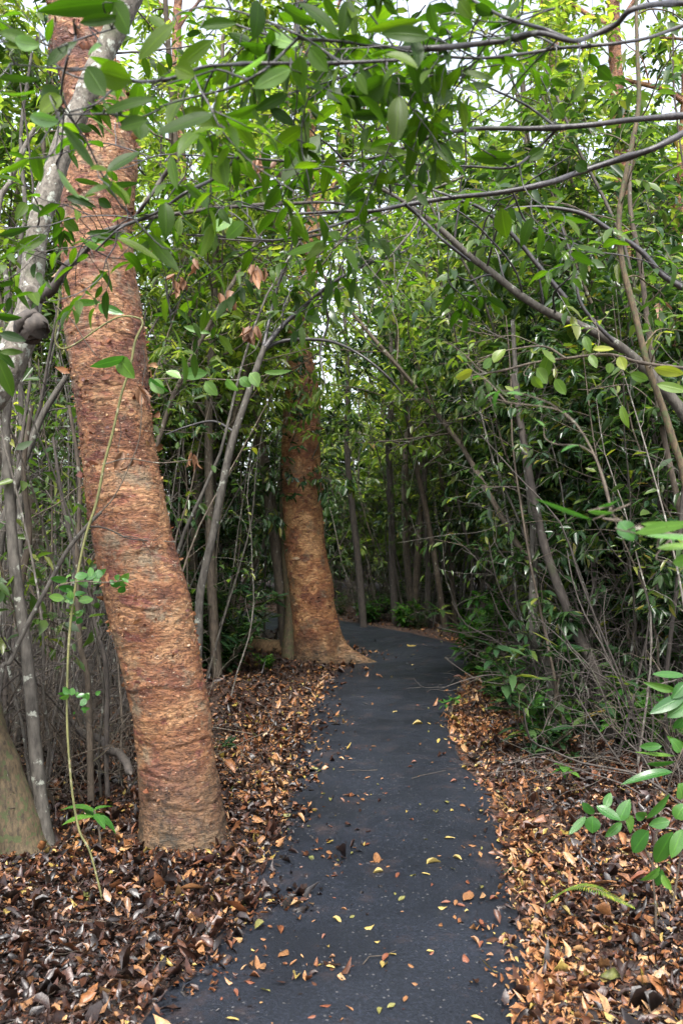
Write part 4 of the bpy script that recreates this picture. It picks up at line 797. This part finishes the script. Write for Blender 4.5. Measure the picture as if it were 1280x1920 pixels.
# dead curled leaves hanging in bunches
for i, (px, py, n_, D, lb) in enumerate(((478, 520, 12, 5.8, 'bunch of grey brown dead leaves hanging between the red trees, largest'), (468, 632, 9, 5.8, 'bunch of dead leaves hanging from the dark fork of the curved sapling'), (335, 540, 8, 5.6, 'bunch of dead leaves hanging right of the big trunk'), (425, 570, 6, 5.9, 'small bunch of dead leaves hanging left of the largest bunch'), (490, 312, 8, 4.6, 'bunch of dead leaves hanging high above the curved sapling'), (372, 400 + 110, 3, 5.6, 'pair of dead leaves dangling near the upper part of the big trunk'), (360, 868, 5, 4.6, 'rust coloured dead leaves dangling beside the big trunk'), (268, 742, 5, 3.7, 'rust coloured dead leaves dangling in front of the big trunk'), (222, 868, 3, 3.7, 'single rusty dead leaf pair caught on the vine on the big trunk'), (740, 240, 4, 4.0, 'dead leaves caught in the branches above the path'), (1236, 590, 3, 5.2, 'dead leaf hanging at the upper right thicket'))):
    a = P(px, py - 18, D); o = empty('dead_leaf_bunch', tuple(a)); tag(o, lb, 'dead leaves'); mb = MB()
    tube(mb, [np.zeros(3), [.0, 0, .03], [.01, .01, .09], [.0, .01, .16]], .0015, 4); mb.obj('twig', M['dark_bark'], o); mb = MB()
    k = n_; d = np.stack([rng.normal(0, .3, k), rng.normal(0, .3, k), -np.ones(k)], -1); L_ = (30 / F * D) * rng.uniform(.7, 1.3, k)
    for j in range(k):
        mb = MB(); leaves(mb, [[rng.normal(0, .022 * D / 4), rng.normal(0, .02), rng.normal(0, .012)]], d[j], rng.normal(0, 1, 3), L_[j], L_[j] * .42, HI, fold=rng.uniform(.5, 1.2), droop=rng.normal(0, .4), twist=.8, wave=.08)
        mb.obj('leaf', M['leaf_dead'], o)

# ------------------------------------------------------------------ branches overhead, close to the camera
ov = {}; ovm = {}
def overhead(key, label, rows, D, mtl='wet_bark', sub=(), dD=0.0, n=90):
    m = len(rows); pts = [P(a, b, D + dD * i / (m - 1) + .05 * math.sin(i * 1.7)) for i, (a, b, w_) in enumerate(rows)]
    c = spline(pts, n); r = np.interp(np.linspace(0, 1, n), np.linspace(0, 1, m), [w_ / F * D / 2 * .78 for *_, w_ in rows])
    o = empty('overhanging_branch', tuple(c[0])); tag(o, label, 'branch'); off = np.array(o.location)
    mb = MB(); kn = 1 + .35 * np.exp(-((np.arange(n) % 17 - 8) / 1.3) ** 2); tube(mb, c - off, r * kn, 8)
    allc = [c]
    for s_ in sub:
        cs_ = spline([P(a, b, D + dD * .5 + .06 * math.sin(i * 2.1)) for i, (a, b, w_) in enumerate(s_)], 40)
        tube(mb, cs_ - off, np.interp(np.linspace(0, 1, 40), np.linspace(0, 1, len(s_)), [w_ / F * D / 2 for *_, w_ in s_]), 6); allc.append(cs_)
    ov[key] = (o, np.vstack(allc), MB(), mb, MB()); ovm[key] = M[mtl]; return o, c
overhead('a', 'dark wet branch sweeping level from the right edge, upper of the two longest', [(1400, 210, 17), (1280, 217, 15), (1180, 225, 14), (1100, 235, 13), (1000, 241, 12), (900, 241, 11), (830, 250, 10), (790, 263, 9), (750, 280, 8), (690, 298, 7), (600, 303, 6), (540, 302, 6), (440, 292, 5), (390, 265, 3)], 2.6,
    sub=([(1045, 240, 7), (1010, 275, 6), (960, 313, 5), (880, 312, 4), (780, 308, 4), (700, 295, 3)], [(1045, 240, 6), (990, 200, 5), (940, 175, 4), (860, 140, 3)], [(750, 280, 5), (720, 300, 4), (660, 340, 3), (600, 360, 3), (520, 380, 2)], [(448, 294, 7), (400, 335, 7), (350, 360, 6), (300, 395, 6), (262, 412, 6), (225, 428, 5), (180, 470, 4)], [(440, 296, 4), (380, 292, 3), (310, 290, 3), (270, 300, 2)]))
overhead('b', 'dark wet branch sweeping down from the right edge, lower of the two longest', [(1400, 190, 19), (1320, 228, 17), (1280, 250, 16), (1220, 280, 15), (1150, 302, 15), (1080, 325, 14), (1020, 345, 13), (930, 362, 12), (850, 370, 11), (760, 384, 10), (700, 395, 9), (640, 396, 7), (540, 400, 6), (450, 385, 5)], 2.9,
    sub=([(700, 395, 7), (660, 412, 6), (600, 430, 5), (520, 450, 4), (440, 445, 4), (360, 440, 3)], [(850, 370, 5), (790, 350, 4), (740, 345, 4), (690, 325, 3), (640, 310, 2)], [(760, 384, 7), (790, 410, 7), (830, 450, 6), (880, 490, 5)], [(960, 360, 4), (990, 420, 4), (1060, 450, 3), (1130, 480, 3)]))
overhead('c', 'dark arched branch rising to the upper right corner, highest of all', [(1400, 0, 15), (1280, 6, 14), (1230, 8, 14), (1180, 20, 14), (1155, 45, 14), (1110, 66, 12), (1070, 77, 11), (1010, 62, 13), (950, 75, 14), (880, 84, 14), (820, 90, 15), (760, 92, 13), (700, 86, 10), (640, 78, 8), (560, 72, 7), (490, 62, 6), (400, 30, 4)], 2.0, sub=([(1070, 77, 9), (1020, 55, 8), (960, 38, 7), (920, 20, 6), (880, -5, 5), (860, -40, 5)], [(960, 42, 4), (970, 30, 4), (1000, 22, 3), (1040, 15, 2)], [(560, 62, 5), (558, 30, 4), (552, -10, 4)]))
overhead('d', 'thin dark branch running level below the arched one near the top', [(1400, 10, 8), (1280, 48, 8), (1210, 72, 8), (1130, 84, 8), (1050, 90, 8), (1000, 98, 8), (920, 108, 7), (860, 108, 7), (780, 102, 6), (740, 110, 5), (690, 128, 5), (640, 146, 4), (560, 170, 3)], 2.2, sub=([(1050, 90, 5), (1010, 70, 4), (960, 65, 3), (880, 72, 3)], [(900, 110, 4), (860, 135, 3), (800, 142, 3), (740, 155, 2), (690, 180, 2)]))
overhead('f', 'dark twisting branch with drooping leaves crossing before the big red trunk near the top', [(760, 112, 8), (640, 118, 9), (560, 119, 9), (480, 119, 9), (420, 122, 8), (380, 126, 8), (330, 144, 8), (290, 152, 8), (250, 152, 7), (200, 143, 6), (160, 130, 5), (100, 127, 4), (20, 120, 3)], 1.75,
    sub=([(560, 70, 6), (530, 100, 6), (490, 135, 5), (430, 165, 5), (350, 185, 4), (300, 200, 3)], [(250, 152, 5), (215, 165, 5), (180, 195, 4), (130, 210, 3)], [(640, 118, 5), (600, 90, 5), (558, 65, 5), (500, 40, 5), (440, 20, 4), (380, 12, 4)], [(138, 40, 5), (142, 70, 5), (130, 100, 5), (118, 150, 5), (112, 210, 4)], [(210, 55, 3), (160, 70, 4), (120, 85, 3), (90, 100, 2)], [(300, 205, 4), (260, 220, 4), (200, 214, 4), (120, 215, 3)]))
overhead('g', 'thin bare twig spray reaching left below the long branches', [(700, 396, 6), (620, 380, 6), (540, 382, 9), (470, 385, 9), (400, 392, 10), (340, 400, 10), (280, 408, 9), (240, 420, 8), (190, 440, 7), (130, 500, 5)], 3.1, 'dark_bark', sub=([(640, 430, 4), (540, 452, 4), (440, 450, 3), (350, 440, 3)], [(330, 300, 10), (300, 340, 9), (280, 370, 8), (255, 405, 7)]))
overhead('h', 'pale slim twig spray hanging right of the upright red tree', [(870, 330, 6), (800, 360, 6), (720, 400, 5), (650, 440, 5), (600, 500, 4), (560, 520, 3)], 3.6, 'grey_bark', sub=([(800, 360, 4), (780, 420, 4), (740, 470, 3), (700, 520, 3)],))
overhead('r', 'thin twig with yellow green leaves reaching left from the right thicket', [(1400, 700, 10), (1280, 690, 9), (1200, 680, 8), (1140, 665, 8), (1060, 672, 7), (1000, 680, 6), (940, 695, 5), (880, 705, 4)], 3.3, 'brown_bark', sub=([(1060, 672, 5), (1020, 650, 4), (960, 655, 3), (900, 672, 3)],))
overhead('s', 'blurred green leaf spray poking in at the right edge', [(1420, 1010, 6), (1330, 1005, 5), (1250, 1000, 4), (1180, 985, 3), (1140, 960, 3)], 1.7, 'brown_bark')

hv = lambda ox, oy: (lambda *l: (ox + l[0] / 2, oy + l[1] / 2, ox + l[2] / 2, oy + l[3] / 2, l[4] / 2))
A_ = [hv(0, 0)(*l) + (l[5],) for l in (
 (0, 120, 150, 160, 56, 1.4), (20, 165, 140, 168, 60, 1.5), (175, 250, 280, 130, 50, 1.7), (0, 290, 150, 300, 28, 1.7), (0, 345, 140, 372, 40, 1.7), (235, 385, 130, 345, 80, 1.7), (230, 360, 150, 425, 70, 1.7),
 (325, 250, 402, 370, 70, 1.6), (370, 265, 500, 300, 96, 1.5), (300, 85, 450, 62, 36, 1.6), (425, 10, 490, 130, 76, 1.35), (470, 8, 160, 10, 80, 1.35), (650, 90, 510, 212, 60, 1.7), (755, 100, 890, 95, 50, 1.7),
 (800, 150, 640, 262, 50, 1.8), (965, 0, 980, 135, 84, 1.5), (900, 160, 1090, 205, 70, 1.6), (1120, 10, 1290, 110, 66, 1.4), (390, 425, 570, 345, 46, 1.8), (800, 425, 585, 505, 78, 1.7), (450, 480, 560, 450, 60, 1.8), (515, 450, 525, 525, 66, 1.8),
 (968, 392, 805, 470, 32, 1.9), (1080, 352, 965, 410, 36, 1.8), (1090, 352, 1255, 400, 48, 1.7), (1010, 405, 1110, 470, 40, 1.9), (1200, 505, 1050, 690, 74, 1.8), (1255, 570, 1195, 735, 50, 1.8), (1125, 210, 1135, 335, 76, 1.7), (1090, 258, 980, 300, 50, 1.8),
 (235, 470, 400, 640, 50, 1.6), (402, 645, 528, 560, 56, 1.6), (402, 645, 385, 725, 44, 1.6), (130, 560, 150, 695, 44, 1.8), (110, 595, 0, 655, 30, 1.8), (390, 700, 520, 690, 22, 1.9), (280, 672, 375, 692, 22, 1.9),
 (250, 740, 335, 755, 30, 2.0), (370, 745, 420, 780, 34, 2.0), (640, 585, 665, 712, 42, 2.0), (620, 760, 630, 880, 54, 2.0), (680, 820, 740, 862, 40, 2.1), (810, 868, 745, 960, 60, 2.0), (320, 875, 500, 885, 34, 2.0), (440, 890, 605, 965, 38, 1.9),
 (55, 940, 175, 885, 45, 2.0), (0, 882, 110, 858, 26, 2.0), (240, 820, 300, 865, 40, 2.0), (1235, 330, 1290, 385, 60, 1.8), (700, 690, 760, 750, 40, 2.2), (780, 620, 840, 690, 44, 2.2), (880, 560, 960, 600, 30, 2.2), (745, 490, 620, 590, 34, 1.9), (770, 490, 730, 580, 30, 1.9), (560, 60, 620, 120, 50, 1.8), (660, 250, 740, 290, 60, 1.8), (870, 250, 800, 320, 50, 1.9), (1040, 50, 1100, 80, 50, 1.8), (1160, 180, 1240, 270, 60, 1.7), (1060, 20, 1170, 100, 60, 1.8))]
A_ += [hv(640, 0)(*l) + (l[5],) for l in ((330, 10, 355, 135, 72, 1.7), (300, 75, 80, 105, 40, 1.7), (330, 140, 150, 105, 56, 1.6), (440, 0, 480, 65, 50, 1.8), (30, 0, 5, 110, 50, 1.5), (175, 298, 0, 400, 84, 1.6), (190, 428, 0, 432, 34, 1.7), (215, 362, 205, 528, 74, 1.6), (175, 290, 262, 355, 60, 1.8),
 (40, 540, 272, 602, 48, 1.8), (370, 420, 475, 395, 32, 2.0), (640, 590, 478, 588, 46, 2.1), (600, 780, 612, 900, 58, 2.1), (450, 330, 575, 318, 32, 2.1), (450, 268, 575, 290, 30, 2.1), (345, 385, 425, 335, 50, 2.0), (165, 205, 290, 235, 60, 1.8), (335, 345, 258, 265, 50, 1.9), (410, 130, 490, 112, 34, 2), (800, 260, 850, 245, 34, 2.2), (905, 300, 868, 375, 36, 2.2), (0, 700, 110, 765, 50, 2.0), (70, 910, 192, 930, 30, 2.2), (0, 330, 60, 420, 60, 1.8), (240, 460, 180, 530, 50, 1.9), (290, 440, 240, 500, 40, 1.9), (500, 20, 560, 60, 40, 2.1), (360, 440, 400, 500, 60, 2.0), (800, 400, 830, 440, 50, 2.3), (960, 250, 1010, 300, 50, 2.3), (930, 200, 960, 260, 40, 2.3), (760, 560, 690, 600, 40, 2.3), (880, 610, 920, 640, 40, 2.3))]
PALE = [hv(0, 0)(*l) + (l[5],) for l in ((1005, 135, 1125, 178, 54, 1.6), (1090, 260, 950, 330, 50, 1.7), (1000, 200, 890, 300, 34, 1.7), (225, 455, 80, 440, 50, 1.6), (215, 635, 302, 742, 56, 1.9), (870, 818, 780, 882, 44, 2.1), (915, 830, 845, 898, 46, 2.1), (300, 890, 385, 950, 40, 2.1), (340, 890, 410, 905, 30, 2.1), (265, 755, 335, 740, 30, 2.0), (1075, 955, 1235, 905, 30, 2.2), (150, 170, 20, 150, 56, 1.5), (385, 170, 330, 205, 40, 1.5))]
YEL = [(870, 692, 855, 710, 16, 3.2), (885, 695, 852, 708, 20, 3.2), (1030, 660, 1010, 730, 22, 3.2), (1005, 690, 1020, 720, 24, 3.2), (1040, 680, 1010, 660, 22, 3.2), (1095, 630, 1105, 660, 18, 3.2), (1110, 655, 1150, 655, 12, 3.2), (1105, 665, 1118, 690, 16, 3.2), (1160, 668, 1170, 695, 18, 3.2), (1145, 680, 1140, 700, 14, 3.2), (925, 680, 945, 650, 20, 3.2), (905, 690, 925, 670, 16, 3.2), (1225, 690, 1280, 700, 20, 3.2), (1180, 700, 1220, 715, 18, 3.2), (1230, 720, 1290, 735, 18, 3.2), (1040, 710, 1060, 740, 18, 3.2), (1165, 760, 1170, 800, 14, 3.2), (1000, 705, 1012, 732, 18, 3.2)]
RGT = [(1210, 1005, 1350, 1010, 12, 1.6), (1200, 982, 1300, 990, 14, 1.6), (1160, 978, 1190, 1012, 30, 1.6), (1100, 958, 1150, 965, 10, 1.7), (1110, 975, 1000, 935, 9, 1.8), (1120, 950, 1160, 935, 22, 1.8), (1230, 1028, 1310, 1020, 14, 1.6), (1260, 1055, 1300, 1045, 22, 1.6), (1190, 1000, 1290, 975, 20, 1.7)]
def attach(lst, which, mtl, idx, seed):
    rg = np.random.default_rng(seed)
    for l in lst:
        a = P(l[0], l[1], l[5]); best = None
        for k in which:
            o, cc = ov[k][:2]
            pr = np.stack([cc[:, 0] / cc[:, 1], (cc[:, 2] - CAMZ) / cc[:, 1]], -1); pa = np.array([a[0] / a[1], (a[2] - CAMZ) / a[1]])
            dist = np.linalg.norm(pr - pa, axis=1); i = int(dist.argmin())
            if best is None or dist[i] < best[0]: best = (dist[i], k, i)
        _, k, i = best; o, cc, lm, tw, pl = ov[k]
        D_ = float(np.clip(cc[i][1] - .05, l[5] - .1, l[5] + .75)); l = l[:5] + (D_,); a = P(l[0], l[1], D_); off = np.array(o.location)
        px_leaves((lm, pl)[idx], [l], off, seed=int(rg.integers(1e6)))
        b = cc[i]; mid = (a + b) / 2 + rg.normal(0, .02, 3); tube(tw, spline([b, mid, a], 8) - off, np.linspace(.0022, .0012, 8), 4)
ks = ['a', 'b', 'c', 'd', 'f', 'g']
attach(A_, ks, None, 0, 1); attach(PALE, ks, None, 1, 2); attach(YEL, ['r'], None, 0, 3); attach(RGT, ['s'], None, 0, 4)
rg_ = np.random.default_rng(77)
for k, (nsp, Lf, lt) in dict(a=(13, .085, .3), b=(13, .085, .3), c=(17, .09, .2), d=(13, .085, .2), f=(7, .09, 0), g=(5, .075, 0), h=(7, .075, .1), r=(3, .05, .2), s=(1, .04, .3)).items():
    o, cc, lm, tw, pl = ov[k]; ac = Acc(); off = np.array(o.location)
    sp_ = dict(levels=1, wob=[.22, .25], up=[.0, 0], nb=[4], t0=[.2], ang=[(30, 60)], ratio=[.5], nleaf=5, L=Lf, hang=.12, rr=.6, taper=.5)
    for i in range(nsp):
        f = int(rg_.uniform(lt if k in 'abcd' else 0, 1) * (len(cc) - 3)); tg = cc[f + 1] - cc[f]; tg = tg / (np.linalg.norm(tg) + 1e-9); s_ = np.cross(tg, rg_.normal(0, 1, 3)); s_ /= np.linalg.norm(s_) + 1e-9
        grow(tw, ac, rg_, cc[f] - off, tg * .8 + s_ + [0, .5, .1], rg_.uniform(.25, .55), .0025, 0, sp_)
    ac.build(lm, HI, .34, rg=rg_)
    lm.obj('foliage', M['leaf_yellow' if k == 'r' else 'leaf_near' if k != 's' else 'leaf_fresh'], o); tw.obj('wood', ovm[k], o)
    if pl.v: pl.obj('pale_leaves', M['leaf_pale'], o)

# ------------------------------------------------------------------ the leafy plant at the right edge, fern
o = empty('edge_shrub', (1.06, 2.95, 0)); o.location = (gx(1228, 3.5), 3.5, 0); off = np.array(o.location); tag(o, 'leafy shrub with long drooping green leaves at the right edge, nearest to the camera', 'shrub')
mb = MB()
for pr_ in ([(1230, 1790), (1228, 1700), (1222, 1620), (1235, 1540), (1260, 1450), (1290, 1380)], [(1222, 1620), (1190, 1560), (1150, 1530), (1100, 1525)], [(1260, 1450), (1240, 1440), (1215, 1425)], [(1290, 1380), (1270, 1320), (1250, 1290)], [(1260, 1700), (1275, 1600), (1290, 1500), (1310, 1400)]):
    tube(mb, spline([P(a, b, 3.3) for a, b in pr_], 20) - off, np.linspace(.005, .003, 20), 5)
mb.obj('stems', M['brown_bark'], o); mb = MB()
E = [hv(640, 960)(*l) + (3.2,) for l in ((1285, 612, 1160, 612, 34), (1250, 668, 1150, 652, 30), (1285, 690, 1158, 752, 50), (1290, 640, 1240, 700, 46), (1290, 720, 1228, 770, 44), (1285, 770, 1250, 820, 40), (1255, 915, 1098, 912, 36), (1200, 878, 1110, 882, 28), (1290, 880, 1215, 850, 30), (1250, 935, 1140, 955, 34), (1270, 900, 1240, 850, 36))]
E += [hv(640, 1440)(*l) + (3.2,) for l in ((1240, 15, 1075, 12, 30), (1060, 180, 1100, 245, 60), (955, 142, 1045, 205, 44), (1040, 200, 1075, 115, 50), (945, 172, 900, 135, 34), (985, 150, 1012, 90, 34), (940, 180, 938, 248, 50), (915, 182, 848, 252, 26), (1050, 205, 988, 262, 34), (1140, 190, 1235, 98, 40), (1150, 235, 1082, 318, 56), (1240, 240, 1160, 378, 62), (1275, 230, 1235, 340, 44), (1190, 368, 1135, 440, 40), (1200, 400, 1235, 460, 36), (1260, 60, 1290, 120, 60), (1250, 190, 1290, 140, 50), (1230, 200, 1150, 215, 44), (1270, 250, 1290, 330, 60), (1200, 380, 1180, 450, 34), (1100, 170, 1150, 190, 40))]
px_leaves(mb, E, off, seed=12, droop=.3); mb.obj('leaves', M['leaf_fresh'], o)
q_ = G(1110, 1700); o = empty('fern', (q_[0], q_[1], Hs(q_[0], q_[1]))); tag(o, 'small bright green fern frond arching over the tan litter right of the path', 'fern'); off = np.array(o.location)
c = spline([P(1028, 1692, 3.55), P(1055, 1672, 3.5), P(1085, 1662, 3.45), P(1120, 1668, 3.4), P(1150, 1682, 3.38), P(1186, 1700, 3.36)], 44); mb = MB(); tube(mb, c - off, .0015, 4); mb.obj('stem', M['vine_bark'], o)
mb = MB()
for s_ in (-1, 1):
    tg = np.gradient(c, axis=0); sd2 = norm(np.cross(tg, [0, 0, 1.0])) * s_
    Lf = .036 * np.sin(np.linspace(.5, 3.0, 44)) ** .7 + .004; leaves(mb, c - off, sd2 + norm(tg) * .35 + [0, 0, .15], np.array([[0, -.3, 1.0]] * 44), Lf * 1.2, .0062, MEDT, fold=.1, droop=.2)
mb.obj('leaflets', M['leaf_yellow'], o)

# ------------------------------------------------------------------ single leaves lying on the asphalt
lv = {}
def leaf_proto(key, mtl, seed, wr, curl):
    rg = np.random.default_rng(seed); mb = MB(); leaves(mb, [[-.5, 0, .02]], [[1, 0, 0]], [[0, 0, 1]], 1.0, wr, HI5, fold=rg.uniform(-.1, .35), droop=rg.uniform(-.2, .3), curl=curl, twist=.7, wave=.06, rg=rg)
    lv.setdefault(key, []).append(mb.mesh('fallen_leaf', M[mtl]))
for i in range(4):
    for key in ('yellow', 'tan', 'red', 'green'): leaf_proto(key, 'f_' + key, 200 + i * 7 + len(key), .38 + .1 * (i % 3), [.1, .5, -.4, .25][i])
HL = [(705, 1612, 34, 'tan', 'largest curled tan leaf, lying mid path'), (813, 1617, 26, 'yellow', 'folded yellow leaf right of the largest tan leaf'), (877, 1683, 40, 'tan', 'big heap-like curled tan leaf near the right path edge'), (857, 1609, 16, 'yellow', 'yellow leaf nearest right of the folded yellow one'), (707, 1636, 20, 'yellow', 'yellow leaf just below the largest tan leaf'), (772, 1641, 14, 'green', 'greenish leaf between the largest tan leaf and the folded yellow leaf'), (842, 1572, 18, 'yellow', 'pointed yellow leaf standing up on its edge'), (692, 1739, 18, 'yellow', 'yellow leaf in the lower middle of the path'), (720, 1810, 24, 'yellow', 'yellow leaf lowest in the middle of the path'), (722, 1796, 22, 'red', 'reddish leaf touching the lowest yellow leaf'), (760, 1874, 20, 'tan', 'brown leaf at the lower edge of view'), (945, 1754, 18, 'yellow', 'yellow leaf near the lower right path edge'), (955, 1776, 24, 'yellow', 'narrow yellow leaf pointing down by the lower right path edge'), (875, 1799, 22, 'red', 'reddish leaf right of the path middle low in view'), (916, 1770, 10, 'yellow', 'small round yellow leaf near the lower right edge'), (487, 1736, 26, 'green', 'large yellow green leaf at the left path edge'), (530, 1784, 36, 'tan', 'large torn tan leaf at the left path edge'), (480, 1807, 28, 'tan', 'tan leaf below the yellow green one at the left edge'), (555, 1830, 28, 'yellow', 'yellow leaf alone on the lower left asphalt'), (435, 1912, 22, 'yellow', 'yellow leaf at the bottom edge on the left'), (632, 1726, 18, 'yellow', 'yellow leaf left of the path middle'), (615, 1775, 10, 'yellow', 'tiny yellow leaf above the lonely yellow one'), (622, 1795, 12, 'tan', 'tiny tan leaf above the lonely yellow one'), (770, 1211, 20, 'yellow', 'pale leaf at the far bend of the path'), (857, 1269, 14, 'red', 'orange leaf at the right side of the bend'), (740, 1335, 9, 'yellow', 'yellow leaf on the middle stretch'), (782, 1357, 18, 'yellow', 'long yellow leaf on the middle stretch'), (822, 1389, 14, 'yellow', 'yellow leaf by the narrowest spot of the path'), (902, 1521, 18, 'yellow', 'yellow leaf near the right edge half way up'), (837, 1505, 18, 'green', 'yellow green curled leaf half way up the path')]
def put_leaf(px, py, wpx, key, label, group=None, seed=0):
    rd = random.Random(seed); q_ = G(px, py, .02); s_ = wpx / F * q_[1] * 1.15
    o = bpy.data.objects.new('fallen_leaf', lv[key][rd.randrange(4)]); C.objects.link(o); o.location = (q_[0], q_[1], .021 if path_dist([q_[:2]])[0] < 0 else Hs(q_[0], q_[1]) + .03)
    o.scale = (s_,) * 3; o.rotation_euler = (rd.gauss(0, .2), rd.gauss(0, .15), rd.uniform(0, 6.28)); tag(o, label, 'fallen leaf', group or 'single leaves fallen on the path')
for i, (a, b, w_, k_, lb) in enumerate(HL): put_leaf(a, b, w_, k_, lb, None, i)
SM = [(820, 1523), (771, 1537), (850, 1465), (715, 1479), (902, 1591), (885, 1584), (877, 1655), (900, 1665), (810, 1660), (707, 1766), (655, 1892), (905, 1744), (925, 1750), (902, 1731), (645, 1705), (757, 1575), (415, 1872), (442, 1862), (560, 1723), (587, 1726), (607, 1756), (550, 1806), (605, 1607), (402, 1829), (470, 1840), (832, 1414), (715, 1426), (810, 1430), (775, 1429), (727, 1387), (757, 1292), (707, 1266), (777, 1256), (765, 1230), (640, 1440), (590, 1440), (625, 1442), (870, 1478), (880, 1605), (690, 1560), (660, 1600), (700, 1400), (650, 1350), (620, 1500), (680, 1500)]
rd = random.Random(5)
for i in range(125):
    py = 1200 + 720 * rd.random() ** .8; q_ = G(640, py); y_ = q_[1]; x0, x1 = np.interp(y_, Ls[:200, 1], Ls[:200, 0]), np.interp(y_, Rs[:200, 1], Rs[:200, 0]); SM.append((640 + (x0 + (x1 - x0) * rd.random()) / y_ * F, py))
for i, (a, b) in enumerate(SM):
    k_ = rd.choice(['yellow', 'tan', 'tan', 'red', 'red', 'green', 'tan']); Dd = G(a, b)[1]
    z_ = 'on the near stretch of the path' if b > 1640 else 'on the middle stretch of the path' if b > 1380 else 'on the far stretch of the path'
    lb = f"small {dict(yellow='yellow', tan='tan', red='reddish', green='yellow green')[k_]} fallen leaf {z_}"
    put_leaf(a, b, rd.uniform(.014, .042) * F / Dd, k_, lb, lb, 100 + i)
for i, (a, b, w_, k_, lb) in enumerate(((705, 1612, 28, 'tan', 'second tan leaf lying against the largest curled tan leaf'), (12, 1725, 30, 'yellow', 'yellow leaf in the litter at the left edge of view'), (165, 1696, 26, 'green', 'fresh green leaf lying in the dark litter at left'), (995, 1610, 30, 'yellow', 'yellow leaf on the tan litter right of the path'), (1125, 1760, 34, 'yellow', 'yellow leaf below the fern'), (1120, 1680, 60, 'tan', 'broad tan leaf lying under the fern'), (360, 1678, 44, 'tan', 'broad tan leaf in the litter below the big trunk'), (255, 1830, 44, 'tan', 'upright curled tan leaf in the near left litter'), (1200, 1675, 44, 'red', 'broad pinkish leaf right of the fern'))): put_leaf(a + i * 3 * (i == 0), b, w_, k_, lb, 'single leaves lying in the litter', 400 + i)
